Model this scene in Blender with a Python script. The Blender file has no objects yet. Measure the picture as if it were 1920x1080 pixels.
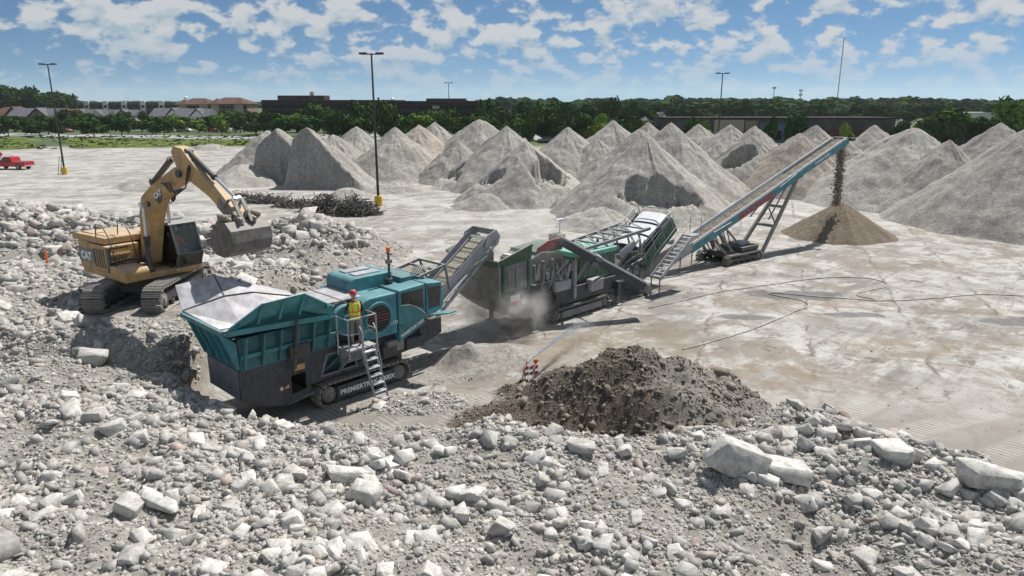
import bpy, bmesh, math, random
import numpy as np
from mathutils import Vector, Matrix
R = math.radians
rng = np.random.default_rng(7)
random.seed(7)
sc = bpy.context.scene
COL = sc.collection

# ------------------------------------------------------------------ camera
CAM_H, PITCH, FPX = 9.6, R(14.74), 1330.0
cam = bpy.data.cameras.new('camera'); cam.sensor_width = 36; cam.lens = FPX/1920*36
cam.clip_start = 0.2; cam.clip_end = 12000
co = bpy.data.objects.new('camera', cam); COL.objects.link(co)
co.location = (0, 0, CAM_H); co.rotation_euler = (R(90)-PITCH, 0, 0)
sc.camera = co
_c, _s = math.cos(PITCH), math.sin(PITCH)
def ray(px, py):
    a = (px-960)/FPX; b = -(py-540)/FPX
    return (a, _c+b*_s, -_s+b*_c)
def gnd(px, py, z=0.0):
    d = ray(px, py); t = (z-CAM_H)/d[2]
    return (d[0]*t, d[1]*t, z)
def dep(px, py, Y):
    d = ray(px, py); t = Y/d[1]
    return (d[0]*t, Y, CAM_H+d[2]*t)

# ------------------------------------------------------------------ light
SUN_AZ = math.atan2(0.76, 0.65)          # the side the light comes from
SUN_EL = R(56)
sun = bpy.data.lights.new('sun', 'SUN'); sun.energy = 5.0; sun.angle = R(0.53); sun.color = (1.0, 0.965, 0.92)
so = bpy.data.objects.new('sun', sun); COL.objects.link(so)
sd = Vector((math.cos(SUN_AZ)*math.cos(SUN_EL), math.sin(SUN_AZ)*math.cos(SUN_EL), math.sin(SUN_EL)))
so.rotation_euler = sd.to_track_quat('Z', 'Y').to_euler(); so.location = (0, 0, 60)

# ------------------------------------------------------------------ world: sky and cumulus
class NT:
    def __init__(s, t): s.t = t
    def n(s, k, **kw):
        q = s.t.nodes.new(k)
        for a, b in kw.items(): setattr(q, a, b)
        return q
    def put(s, sock, v):
        if isinstance(v, (int, float)): sock.default_value = v
        elif isinstance(v, (tuple, list)):
            sock.default_value = tuple(v) if len(v) == len(sock.default_value) else (*v, 1.0)
        else: s.t.links.new(v, sock)
    def math(s, op, a, b=0.0, clamp=False):
        q = s.n('ShaderNodeMath', operation=op); q.use_clamp = clamp
        s.put(q.inputs[0], a); s.put(q.inputs[1], b); return q.outputs[0]
    def mix(s, f, a, b, blend='MIX'):
        q = s.n('ShaderNodeMix', data_type='RGBA', blend_type=blend)
        s.put(q.inputs[0], f); s.put(q.inputs[6], a); s.put(q.inputs[7], b); return q.outputs[2]
    def ramp(s, f, a, b):
        q = s.n('ShaderNodeMapRange', interpolation_type='SMOOTHSTEP')
        s.put(q.inputs[0], f); q.inputs[1].default_value = a; q.inputs[2].default_value = b; return q.outputs[0]
    def noise(s, vec, scale, detail=4.0, rough=0.55, dist=0.0):
        q = s.n('ShaderNodeTexNoise'); s.put(q.inputs['Vector'], vec)
        q.inputs['Scale'].default_value = scale; q.inputs['Detail'].default_value = detail
        q.inputs['Roughness'].default_value = rough; q.inputs['Distortion'].default_value = dist
        return q.outputs[0]
    def scl(s, vec, v):
        q = s.n('ShaderNodeVectorMath', operation='MULTIPLY'); s.put(q.inputs[0], vec); q.inputs[1].default_value = v
        return q.outputs[0]

w = bpy.data.worlds.new('World'); sc.world = w; w.use_nodes = True
T = NT(w.node_tree); w.node_tree.nodes.clear()
tc = T.n('ShaderNodeTexCoord').outputs['Generated']
sep = T.n('ShaderNodeSeparateXYZ'); T.put(sep.inputs[0], tc)
lift = T.n('ShaderNodeCombineXYZ')
T.put(lift.inputs[0], sep.outputs[0]); T.put(lift.inputs[1], sep.outputs[1])
T.put(lift.inputs[2], T.math('ADD', T.math('MULTIPLY', T.math('MAXIMUM', sep.outputs[2], 0.0), 1.6), 0.10))
sky = T.n('ShaderNodeTexSky', sky_type='NISHITA'); sky.sun_disc = False
sky.sun_elevation = SUN_EL; sky.sun_rotation = math.atan2(sd.x, sd.y)
sky.air_density = 1.0; sky.dust_density = 0.3; sky.ozone_density = 3.0; sky.altitude = 300
T.put(sky.inputs[0], lift.outputs[0])
def cloud_density(up):
    k = T.math('ADD', T.math('MAXIMUM', sep.outputs[2], 0.0), 0.55+up)
    cb = T.n('ShaderNodeCombineXYZ')
    T.put(cb.inputs[0], T.math('DIVIDE', sep.outputs[0], k)); T.put(cb.inputs[1], T.math('DIVIDE', sep.outputs[1], k))
    big = T.noise(cb.outputs[0], 6.0, 2.0, 0.5)
    fine = T.noise(cb.outputs[0], 20.0, 9.0, 0.53, 0.0)
    return T.math('ADD', T.math('MULTIPLY', big, 0.42), T.math('MULTIPLY', fine, 0.58))
d0 = cloud_density(0.0); d1 = cloud_density(0.014)
cov = T.ramp(d0, 0.462, 0.54)
lit = T.math('ADD', T.math('MULTIPLY', T.math('SUBTRACT', d0, d1), 7.0), 0.60, True)
fade = T.ramp(sep.outputs[2], 0.0, 0.09)
cov = T.math('MULTIPLY', cov, T.math('ADD', T.math('MULTIPLY', fade, 0.68), 0.20))
ccol = T.mix(lit, (0.56, 0.72, 0.84), (0.99, 0.995, 1.0))
bgs = T.n('ShaderNodeBackground'); T.put(bgs.inputs[0], T.mix(1.0, sky.outputs[0], (0.70, 1.0, 1.12), 'MULTIPLY')); bgs.inputs[1].default_value = 0.054
bgc = T.n('ShaderNodeBackground'); T.put(bgc.inputs[0], ccol); bgc.inputs[1].default_value = 0.50
mx = T.n('ShaderNodeMixShader'); T.put(mx.inputs[0], cov); T.put(mx.inputs[1], bgs.outputs[0]); T.put(mx.inputs[2], bgc.outputs[0])
wo = T.n('ShaderNodeOutputWorld'); T.put(wo.inputs[0], mx.outputs[0])

sc.view_settings.view_transform = 'Standard'; sc.view_settings.look = 'None'
sc.view_settings.exposure = 0.36; sc.view_settings.gamma = 1.0; sc.view_settings.use_curve_mapping = False
sc.render.engine = 'CYCLES'
sc.cycles.use_denoising = True
sc.cycles.max_bounces = 6; sc.cycles.diffuse_bounces = 3; sc.cycles.glossy_bounces = 3
sc.cycles.transmission_bounces = 6; sc.cycles.transparent_max_bounces = 12; sc.cycles.volume_bounces = 1

# ------------------------------------------------------------------ materials
MATS = {}
DUST = (0.50, 0.475, 0.43)
def material(name, col, rough=0.6, metal=0.0, var=0.25, scale=3.0, dust=0.0, bump=0.0, bscale=30.0, spec=0.5, col2=None, attr=None, objvar=0.0, alpha=1.0, coords='Object'):
    if name in MATS: return MATS[name]
    m = bpy.data.materials.new(name); m.use_nodes = True; t = NT(m.node_tree); m.node_tree.nodes.clear()
    p = t.n('ShaderNodeBsdfPrincipled'); o = t.n('ShaderNodeOutputMaterial'); t.put(o.inputs[0], p.outputs[0])
    tc = t.n('ShaderNodeTexCoord').outputs['Object']
    if coords == 'World': tc = t.n('ShaderNodeNewGeometry').outputs['Position']
    nz = t.noise(tc, scale, 6.0, 0.6)
    dark = col2 if col2 else tuple(c*(1-var) for c in col)
    light = tuple(min(1, c*(1+var*0.6)) for c in col)
    c = t.mix(t.ramp(nz, 0.32, 0.68), dark, light)
    if attr:
        a = t.n('ShaderNodeAttribute', attribute_name=attr)
        c = t.mix(1.0, c, a.outputs['Color'], 'MULTIPLY')
    if objvar:
        oi = t.n('ShaderNodeObjectInfo')
        v = t.math('ADD', t.math('MULTIPLY', oi.outputs['Random'], objvar), 1-objvar/2)
        cb = t.n('ShaderNodeCombineColor'); [t.put(cb.inputs[i], v) for i in range(3)]
        c = t.mix(1.0, c, cb.outputs[0], 'MULTIPLY')
    rg = rough
    if dust > 0:
        g = t.n('ShaderNodeNewGeometry'); sx = t.n('ShaderNodeSeparateXYZ'); t.put(sx.inputs[0], g.outputs['Normal'])
        n2 = t.noise(tc, scale*2.3, 8.0, 0.7)
        drip = t.ramp(t.noise(t.scl(tc, (5.0, 5.0, 0.7)), 1.6, 6.0, 0.7), 0.50, 0.68)
        n2 = t.math('ADD', n2, t.math('MULTIPLY', drip, 0.22))
        up = t.math('ADD', t.math('MULTIPLY', t.ramp(sx.outputs[2], 0.1, 0.95), 0.55), t.math('MULTIPLY', t.math('SUBTRACT', n2, 0.40), 1.5))
        f = t.math('MULTIPLY', t.math('ADD', up, 0.1, True), dust, True)
        c = t.mix(f, c, DUST)
        chip = t.ramp(t.noise(tc, scale*6, 8.0, 0.75), 0.64, 0.70); c = t.mix(t.math('MULTIPLY', chip, 0.5), c, tuple(x*0.45+0.02 for x in col))
        rg = t.math('ADD', t.math('MULTIPLY', f, 0.9-rough), rough)
    t.put(p.inputs['Base Color'], c); t.put(p.inputs['Roughness'], rg)
    p.inputs['Metallic'].default_value = metal
    p.inputs['Specular IOR Level'].default_value = spec
    if alpha < 1: p.inputs['Alpha'].default_value = alpha
    if bump > 0:
        b = t.n('ShaderNodeBump'); b.inputs['Strength'].default_value = bump; b.inputs['Distance'].default_value = 0.02
        t.put(b.inputs['Height'], t.noise(tc, bscale, 6.0, 0.65)); t.put(p.inputs['Normal'], b.outputs[0])
    MATS[name] = m
    return m
M = dict(
    yellow=material('loader yellow paint', (0.44, 0.25, 0.065), 0.55, dust=0.5, scale=2.2, var=0.25),
    navy=material('dark navy machine paint', (0.030, 0.034, 0.048), 0.5, dust=0.18, scale=2.5),
    black=material('black steel', (0.022, 0.022, 0.024), 0.5, dust=0.25, scale=4),
    teal=material('teal machine paint', (0.018, 0.20, 0.24), 0.42, dust=0.24, scale=1.8, var=0.28),
    tealdusty=material('dusty teal paint', (0.015, 0.13, 0.155), 0.55, dust=0.25, scale=2.2, var=0.3),
    green=material('green machine paint', (0.008, 0.075, 0.040), 0.5, dust=0.25, scale=2.2),
    palegreen=material('sun faded green roof', (0.08, 0.36, 0.28), 0.5, dust=0.35, scale=2.0),
    steel=material('worn bare steel plate', (0.32, 0.32, 0.36), 0.5, metal=0.25, dust=0.45, scale=3.0, var=0.45),
    grey=material('light grey machine paint', (0.30, 0.31, 0.34), 0.5, dust=0.35, scale=2.5),
    midgrey=material('grey machine paint', (0.15, 0.155, 0.17), 0.55, dust=0.38, scale=2.5),
    dusty=material('dust caked steel', (0.17, 0.165, 0.15), 0.8, dust=0.55, scale=2.5, var=0.35),
    track=material('dusty track steel', (0.17, 0.155, 0.135), 0.7, metal=0.15, dust=0.75, scale=6),
    chrome=material('polished cylinder rod', (0.62, 0.63, 0.65), 0.32, metal=1.0, var=0.05),
    rubber=material('black rubber', (0.02, 0.02, 0.02), 0.8, dust=0.2),
    glassdark=material('dark tinted glass', (0.018, 0.022, 0.026), 0.08, var=0.1, spec=0.6, dust=0.12),
    white=material('white panel', (0.72, 0.73, 0.74), 0.45, dust=0.12, var=0.08),
    whitepaint=material('white lettering paint', (0.80, 0.80, 0.80), 0.5, var=0.02),
    red=material('red paint', (0.45, 0.02, 0.018), 0.4, dust=0.1),
    redtruck=material('red car paint', (0.42, 0.012, 0.02), 0.25, dust=0.03, var=0.08),
    redgrime=material('grimy red paint', (0.24, 0.03, 0.03), 0.6, dust=0.3),
    orange=material('orange plastic', (0.85, 0.16, 0.02), 0.5, var=0.05),
    yellowbase=material('yellow painted concrete', (0.62, 0.42, 0.02), 0.7, dust=0.1),
    pole=material('dark bronze pole', (0.035, 0.026, 0.020), 0.5, var=0.1),
    belt=material('aggregate on the belt', (0.36, 0.32, 0.26), 0.95, var=0.35, scale=14, bump=0.8, bscale=25),
    brownbelt=material('brown gravel', (0.19, 0.16, 0.12), 0.95, var=0.35, scale=9, bump=0.8, bscale=25),
    hose=material('grey rubber hose', (0.36, 0.33, 0.29), 0.7, var=0.5, scale=1),
    skin=material('skin', (0.42, 0.24, 0.17), 0.5, var=0.05),
    vest=material('lime safety vest', (0.55, 0.80, 0.06), 0.7, var=0.08),
    vestorange=material('orange safety stripe', (0.85, 0.20, 0.06), 0.7, var=0.05),
    trousers=material('grey work trousers', (0.22, 0.20, 0.18), 0.9, var=0.2, scale=10),
    shirt=material('dark work shirt', (0.03, 0.035, 0.055), 0.9, var=0.2),
    orangeshirt=material('orange shirt', (0.75, 0.13, 0.05), 0.8, var=0.1),
    boots=material('brown boots', (0.06, 0.04, 0.03), 0.7),
    bark=material('bark', (0.075, 0.06, 0.045), 0.9, scale=8),
)
def glass_material():
    m = bpy.data.materials.new('cab glass'); m.use_nodes = True; t = NT(m.node_tree); m.node_tree.nodes.clear()
    tr = t.n('ShaderNodeBsdfTransparent'); tr.inputs[0].default_value = (0.86, 0.93, 0.91, 1)
    gl = t.n('ShaderNodeBsdfGlossy'); gl.inputs[1].default_value = 0.05; gl.inputs[0].default_value = (0.9, 0.95, 0.95, 1)
    mxs = t.n('ShaderNodeMixShader'); fr = t.n('ShaderNodeFresnel'); fr.inputs[0].default_value = 1.5
    t.put(mxs.inputs[0], t.math('ADD', fr.outputs[0], 0.0)); t.put(mxs.inputs[1], tr.outputs[0]); t.put(mxs.inputs[2], gl.outputs[0])
    o = t.n('ShaderNodeOutputMaterial'); t.put(o.inputs[0], mxs.outputs[0]); return m
M['glass'] = glass_material()
M['bucket'] = material('scraped bucket steel', (0.10, 0.092, 0.082), 0.6, metal=0.3, dust=0.35, scale=3.0, var=0.4)

# ------------------------------------------------------------------ mesh helpers
def tag(o, label=None, cat=None, group=None, kind=None):
    if label: o['label'] = label
    if cat: o['category'] = cat
    if group: o['group'] = group
    if kind: o['kind'] = kind
    return o
def empty(name, loc, rz=0.0, label=None, cat=None, group=None):
    o = bpy.data.objects.new(name, None); COL.objects.link(o); o.location = loc; o.rotation_euler = (0, 0, rz)
    o.empty_display_size = 0.3
    return tag(o, label, cat, group)
def link(name, me, mat=None, parent=None):
    if mat is not None and len(me.materials) == 0: me.materials.append(mat)
    o = bpy.data.objects.new(name, me); COL.objects.link(o)
    if parent is not None: o.parent = parent
    return o
class MB:
    def __init__(s): s.v = []; s.f = []; s.m = []; s.mi = 0
    def add(s, vs, fs):
        b = len(s.v); s.v += [tuple(p) for p in vs]; s.f += [[b+i for i in f] for f in fs]; s.m += [s.mi]*len(fs); return s
    def box(s, c, d, rot=None):
        hx, hy, hz = d[0]/2, d[1]/2, d[2]/2
        vs = [Vector((x, y, z)) for x in (-hx, hx) for y in (-hy, hy) for z in (-hz, hz)]
        if rot is not None:
            rm = rot if isinstance(rot, Matrix) else Matrix.Rotation(rot[0], 3, rot[1])
            vs = [rm @ v for v in vs]
        c = Vector(c); vs = [v+c for v in vs]
        return s.add(vs, [(0, 1, 3, 2), (4, 6, 7, 5), (0, 4, 5, 1), (2, 3, 7, 6), (0, 2, 6, 4), (1, 5, 7, 3)])
    def b2(s, x0, x1, y0, y1, z0, z1): return s.box(((x0+x1)/2, (y0+y1)/2, (z0+z1)/2), (x1-x0, y1-y0, z1-z0))
    def prism(s, poly, y0, y1, ax='y'):
        n = len(poly)
        mk = {'y': lambda p, t: (p[0], t, p[1]), 'x': lambda p, t: (t, p[0], p[1]), 'z': lambda p, t: (p[0], p[1], t)}[ax]
        vs = [mk(p, y0) for p in poly]+[mk(p, y1) for p in poly]
        fs = [list(range(n))[::-1], list(range(n, 2*n))]+[(i, (i+1) % n, n+(i+1) % n, n+i) for i in range(n)]
        return s.add(vs, fs)
    def beam(s, p0, p1, w, h, up=(0, 0, 1)):
        p0, p1 = Vector(p0), Vector(p1); d = (p1-p0).normalized(); u = Vector(up)
        sd = d.cross(u)
        if sd.length < 1e-4: sd = d.cross(Vector((1, 0, 0)))
        sd.normalize(); u = sd.cross(d)
        vs = []
        for p in (p0, p1):
            for a, b in ((-1, -1), (1, -1), (1, 1), (-1, 1)): vs.append(p+sd*(a*w/2)+u*(b*h/2))
        return s.add(vs, [(3, 2, 1, 0), (4, 5, 6, 7), (0, 1, 5, 4), (1, 2, 6, 5), (2, 3, 7, 6), (3, 0, 4, 7)])
    def cyl(s, p0, p1, r, n=12, r2=None):
        p0, p1 = Vector(p0), Vector(p1); d = (p1-p0).normalized(); r2 = r if r2 is None else r2
        a = d.cross(Vector((0, 0, 1)))
        if a.length < 1e-3: a = d.cross(Vector((1, 0, 0)))
        a.normalize(); b = d.cross(a)
        vs = [p0+(a*math.cos(t)+b*math.sin(t))*r for t in [2*math.pi*i/n for i in range(n)]]
        vs += [p1+(a*math.cos(t)+b*math.sin(t))*r2 for t in [2*math.pi*i/n for i in range(n)]]
        return s.add(vs, [list(range(n)), list(range(n, 2*n))[::-1]]+[(i, n+i, n+(i+1) % n, (i+1) % n) for i in range(n)])
    def tube(s, pts, r, n=6):
        pts = [Vector(p) for p in pts]; rings = []; prev = None
        for i, p in enumerate(pts):
            d = (pts[min(i+1, len(pts)-1)]-pts[max(i-1, 0)]).normalized()
            a = d.cross(Vector((0, 0, 1))) if prev is None else prev-d*prev.dot(d)
            if a.length < 1e-4: a = d.cross(Vector((1, 0.3, 0)))
            a.normalize(); prev = a; b = d.cross(a)
            rings.append([p+(a*math.cos(t)+b*math.sin(t))*r for t in [2*math.pi*k/n for k in range(n)]])
        fs = [(i*n+k, (i+1)*n+k, (i+1)*n+(k+1) % n, i*n+(k+1) % n) for i in range(len(pts)-1) for k in range(n)]
        fs += [list(range(n)), list(range((len(pts)-1)*n, len(pts)*n))[::-1]]
        return s.add([v for q in rings for v in q], fs)
    def plate(s, pts, t):
        pts = [Vector(p) for p in pts]; n = len(pts)
        nr = (pts[1]-pts[0]).cross(pts[2]-pts[0]).normalized()*t
        return s.add(pts+[p+nr for p in pts], [list(range(n))[::-1], list(range(n, 2*n))]+[(i, (i+1) % n, n+(i+1) % n, n+i) for i in range(n)])
    def ring(s, outer, inner, y0, y1):
        n = len(outer)
        vs = [(p[0], y, p[1]) for y in (y0, y1) for q in (outer, inner) for p in q]
        fs = []
        for i in range(n):
            j = (i+1) % n
            fs += [(i, j, n+j, n+i), (2*n+i, 3*n+i, 3*n+j, 2*n+j), (i, 2*n+i, 2*n+j, j), (n+i, n+j, 3*n+j, 3*n+i)]
        return s.add(vs, fs)
    def mesh(s, name, mats, smooth=False):
        me = bpy.data.meshes.new(name); me.from_pydata(s.v, [], s.f)
        for m_ in (mats if isinstance(mats, (list, tuple)) else [mats]): me.materials.append(m_)
        if any(s.m): me.polygons.foreach_set('material_index', s.m)
        bm = bmesh.new(); bm.from_mesh(me); bmesh.ops.recalc_face_normals(bm, faces=bm.faces); bm.to_mesh(me); bm.free()
        if smooth: me.polygons.foreach_set('use_smooth', [True]*len(me.polygons))
        me.update(); return me
    def build(s, name, mats, parent=None, bevel=0.0, smooth=False, rz=0.0):
        o = link(name, s.mesh(name, mats, smooth), None, parent)
        if rz: o.rotation_euler = (0, 0, rz)
        if bevel:
            b = o.modifiers.new('bevel', 'BEVEL'); b.width = bevel; b.segments = 2; b.limit_method = 'ANGLE'
        return o
def text(body, size, origin, xd, yd, mat, parent, bold=0.0, sx=1.0, name='lettering', extrude=0.004):
    cu = bpy.data.curves.new(name, 'FONT'); cu.body = body; cu.size = size; cu.extrude = extrude; cu.offset = bold
    cu.materials.append(mat)
    o = bpy.data.objects.new(name, cu); COL.objects.link(o); o.parent = parent
    xd = Vector(xd).normalized(); yd = Vector(yd); yd = (yd-xd*yd.dot(xd)).normalized(); zd = xd.cross(yd)
    m = Matrix((xd*sx, yd, zd)).transposed().to_4x4(); m.translation = Vector(origin)
    dg = bpy.context.evaluated_depsgraph_get(); me = bpy.data.meshes.new_from_object(o.evaluated_get(dg)); me.name = name
    bpy.data.objects.remove(o)
    o = link(name, me, mat, parent); o.matrix_local = m
    return o

# numpy value noise -------------------------------------------------
def vnoise(x, y, seed=0):
    xi = np.floor(x).astype(np.int64); yi = np.floor(y).astype(np.int64); fx = x-xi; fy = y-yi
    def h(a, b):
        n = (a*374761393+b*668265263+seed*1442695041) & 0x7fffffff
        n = ((n ^ (n >> 13))*1274126177) & 0x7fffffff
        return ((n ^ (n >> 16)) & 0xffff)/65535.0
    u = fx*fx*(3-2*fx); v = fy*fy*(3-2*fy)
    return (h(xi, yi)*(1-u)+h(xi+1, yi)*u)*(1-v)+(h(xi, yi+1)*(1-u)+h(xi+1, yi+1)*u)*v
def fbm(x, y, seed=0, oct=4, gain=0.5):
    a = 0.5; t = 0; s = 0
    for i in range(oct):
        t = t+a*vnoise(x*2**i+17.3*i, y*2**i-9.1*i, seed+i); s += a; a *= gain
    return t/s
def sstep(a, b, x):
    t = np.clip((x-a)/(b-a), 0, 1); return t*t*(3-2*t)

# ------------------------------------------------------------------ terrain heights
C1, C1A = (-5.8, 23.2), R(46)                   # jaw crusher
YB_X = [-60, -30, -16, -12, -9.5, -7.5, -5.5, -1.5, 1, 3, 6, 7.7, 9, 10.4, 11.9, 13.2, 15.5, 22]
YB_Y = [23, 23, 23, 23, 22, 20.4, 19.5, 19.6, 19.2, 19, 19.5, 20.4, 19.6, 18.0, 16.2, 14.6, 12.0, 8]
def mound(x, y, cx, cy, rx, ry, h, p=1.0, rot=0.0):
    c, s = math.cos(rot), math.sin(rot); dx = x-cx; dy = y-cy
    q = np.sqrt(((dx*c+dy*s)/rx)**2+((-dx*s+dy*c)/ry)**2)
    return h*np.clip(1-q, 0, 1)**p*(1 if p != 1 else 1)
def terrain(x, y, full=False):
    x = np.asarray(x, float); y = np.asarray(y, float)
    yb = np.interp(x, YB_X, YB_Y)+0.9*(fbm(x*0.5, y*0.5, 3)-0.5)
    n1 = fbm(x*0.35, y*0.35, 11); n2 = fbm(x*1.3, y*1.3, 21)
    plate = 1.05+0.6*sstep(-6, -11, x)+0.9*(n1-0.5)+0.35*(n2-0.5)
    plate = plate+0.5*sstep(6.2, 8.5, x)*sstep(13.0, 15.5, y)-0.7*np.exp(-((x-6.3)/1.3)**2)*sstep(15.5, 12.5, y)
    fore = sstep(0, 2.3, yb-y)
    z = plate*fore
    bx = -10.3+0.8*(fbm(x*0.6, y*0.6, 5)-0.5)
    bench = 2.2*sstep(bx+0.5, bx-1.0, x)*sstep(40, 31.5, y)*sstep(18.5, 22.5, y)
    bench = bench+0.25*(n2-0.5)*(bench > 0.3)
    z = np.maximum(z, bench)
    rub = np.maximum(fore, bench/2.2)
    # rubble heaps behind the excavator
    for (cx, cy, rx, ry, h, p) in [(-36, 46, 17, 8.5, 3.6, .8), (-24, 46, 9, 6, 2.4, .9), (-13.5, 44.5, 7.5, 4.5, 2.5, .8), (-11.2, 38.2, 5.5, 5.5, 2.3, 1.0), (-19, 38.5, 7, 4, 1.5, .9)]:
        m = mound(x, y, cx, cy, rx, ry, h, p)*(0.75+0.5*fbm(x*0.7, y*0.7, 31))
        z = np.maximum(z, m); rub = np.maximum(rub, sstep(0.05, 0.5, m))
    # spill under the crusher's belt, ramp beside its track
    m = np.maximum(mound(x, y, -1.9, 25.0, 3.6, 1.8, 0.75, 0.7, 0.5)*(0.5+fbm(x*0.9, y*0.9, 52)), mound(x, y, -3.2, 21.3, 3.4, 1.7, 0.35))*(0.8+0.4*n2)
    z = np.maximum(z, m); rub = np.maximum(rub, 0.8*sstep(0.03, 0.25, m))
    # dark soil mound
    q = np.sqrt(((x-3.7)/5.0)**2+((y-20.4)/3.2)**2)+0.45*(fbm(x*0.8, y*0.8, 41)-0.5)
    sm = 2.6*np.clip(1-q, 0, 1)
    q2 = np.sqrt(((x-0.2)/2.6)**2+((y-19.6)/2.0)**2); sm = np.maximum(sm, 1.0*np.clip(1-q2, 0, 1))
    sm = np.minimum(sm, 2.0+0.3*n2)
    soil = sstep(0.02, 0.35, sm-np.maximum(z-0.55, 0))*(sm > 0.02)
    z = np.maximum(z, sm*(0.88+0.24*n2)+0.10*(fbm(x*2.2, y*2.2, 45)-0.5)*soil)
    # hollow in which the crusher stands
    c, s = math.cos(C1A), math.sin(C1A); dx = x-C1[0]; dy = y-C1[1]
    lx = dx*c+dy*s; ly = -dx*s+dy*c
    dr = np.hypot(np.maximum(np.maximum(-3.9-lx, lx-3.0), 0), np.maximum(np.abs(ly)-1.75, 0))
    z = z*sstep(0.0, 1.5, dr)
    z = z+0.05*(n2-0.5)*sstep(70, 30, y)+0.05*(fbm(x*3.1, y*3.1, 61)-0.5)*rub
    brown = np.clip(1.2-np.hypot((lx+4.2)/2.2, (ly-0.6)/2.4), 0, 1)*(z > 0.15)
    if full: return z, rub, soil, brown
    return z
def tz(x, y): return float(terrain(np.array([x]), np.array([y]))[0])

# ------------------------------------------------------------------ ground sheet
def axis(lo, hi, step, far_lo, far_hi):
    a = list(np.arange(lo, hi+1e-6, step)); st = step; v = lo
    L = []
    while v > far_lo: st *= 1.14; v -= st; L.append(v)
    st = step; v = hi; Rr = []
    while v < far_hi: st *= 1.14; v += st; Rr.append(v)
    return np.array(L[::-1]+a+Rr)
gx = axis(-24, 20, 0.15, -6000, 6000); gy = axis(6, 48, 0.15, -600, 9000)
GX, GY = np.meshgrid(gx, gy)
Z, RUB, SOIL, BRN = terrain(GX.ravel(), GY.ravel(), True)
nx, ny = len(gx), len(gy)
me = bpy.data.meshes.new('ground')
idx = np.arange(nx*ny).reshape(ny, nx)
quads = np.stack([idx[:-1, :-1], idx[:-1, 1:], idx[1:, 1:], idx[1:, :-1]], -1).reshape(-1, 4)
def fast_mesh(name, V, Fq, k):
    me = bpy.data.meshes.new(name); V = np.asarray(V, np.float32); Fq = np.asarray(Fq, np.int32)
    me.vertices.add(len(V)); me.vertices.foreach_set('co', V.ravel())
    me.loops.add(Fq.size); me.loops.foreach_set('vertex_index', Fq.ravel())
    me.polygons.add(len(Fq)); me.polygons.foreach_set('loop_start', np.arange(0, Fq.size, k, dtype=np.int32))
    me.update(calc_edges=True); return me
def set_color(me, rgb):
    a = me.color_attributes.new('tint', 'FLOAT_COLOR', 'POINT')
    rgb = np.asarray(rgb, np.float32); a.data.foreach_set('color', np.concatenate([rgb, np.ones((len(rgb), 1), np.float32)], 1).ravel())
me = fast_mesh('ground', np.stack([GX.ravel(), GY.ravel(), Z], 1), quads, 4)
set_color(me, np.stack([RUB, SOIL, BRN], 1))
me.polygons.foreach_set('use_smooth', [True]*len(me.polygons))
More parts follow.
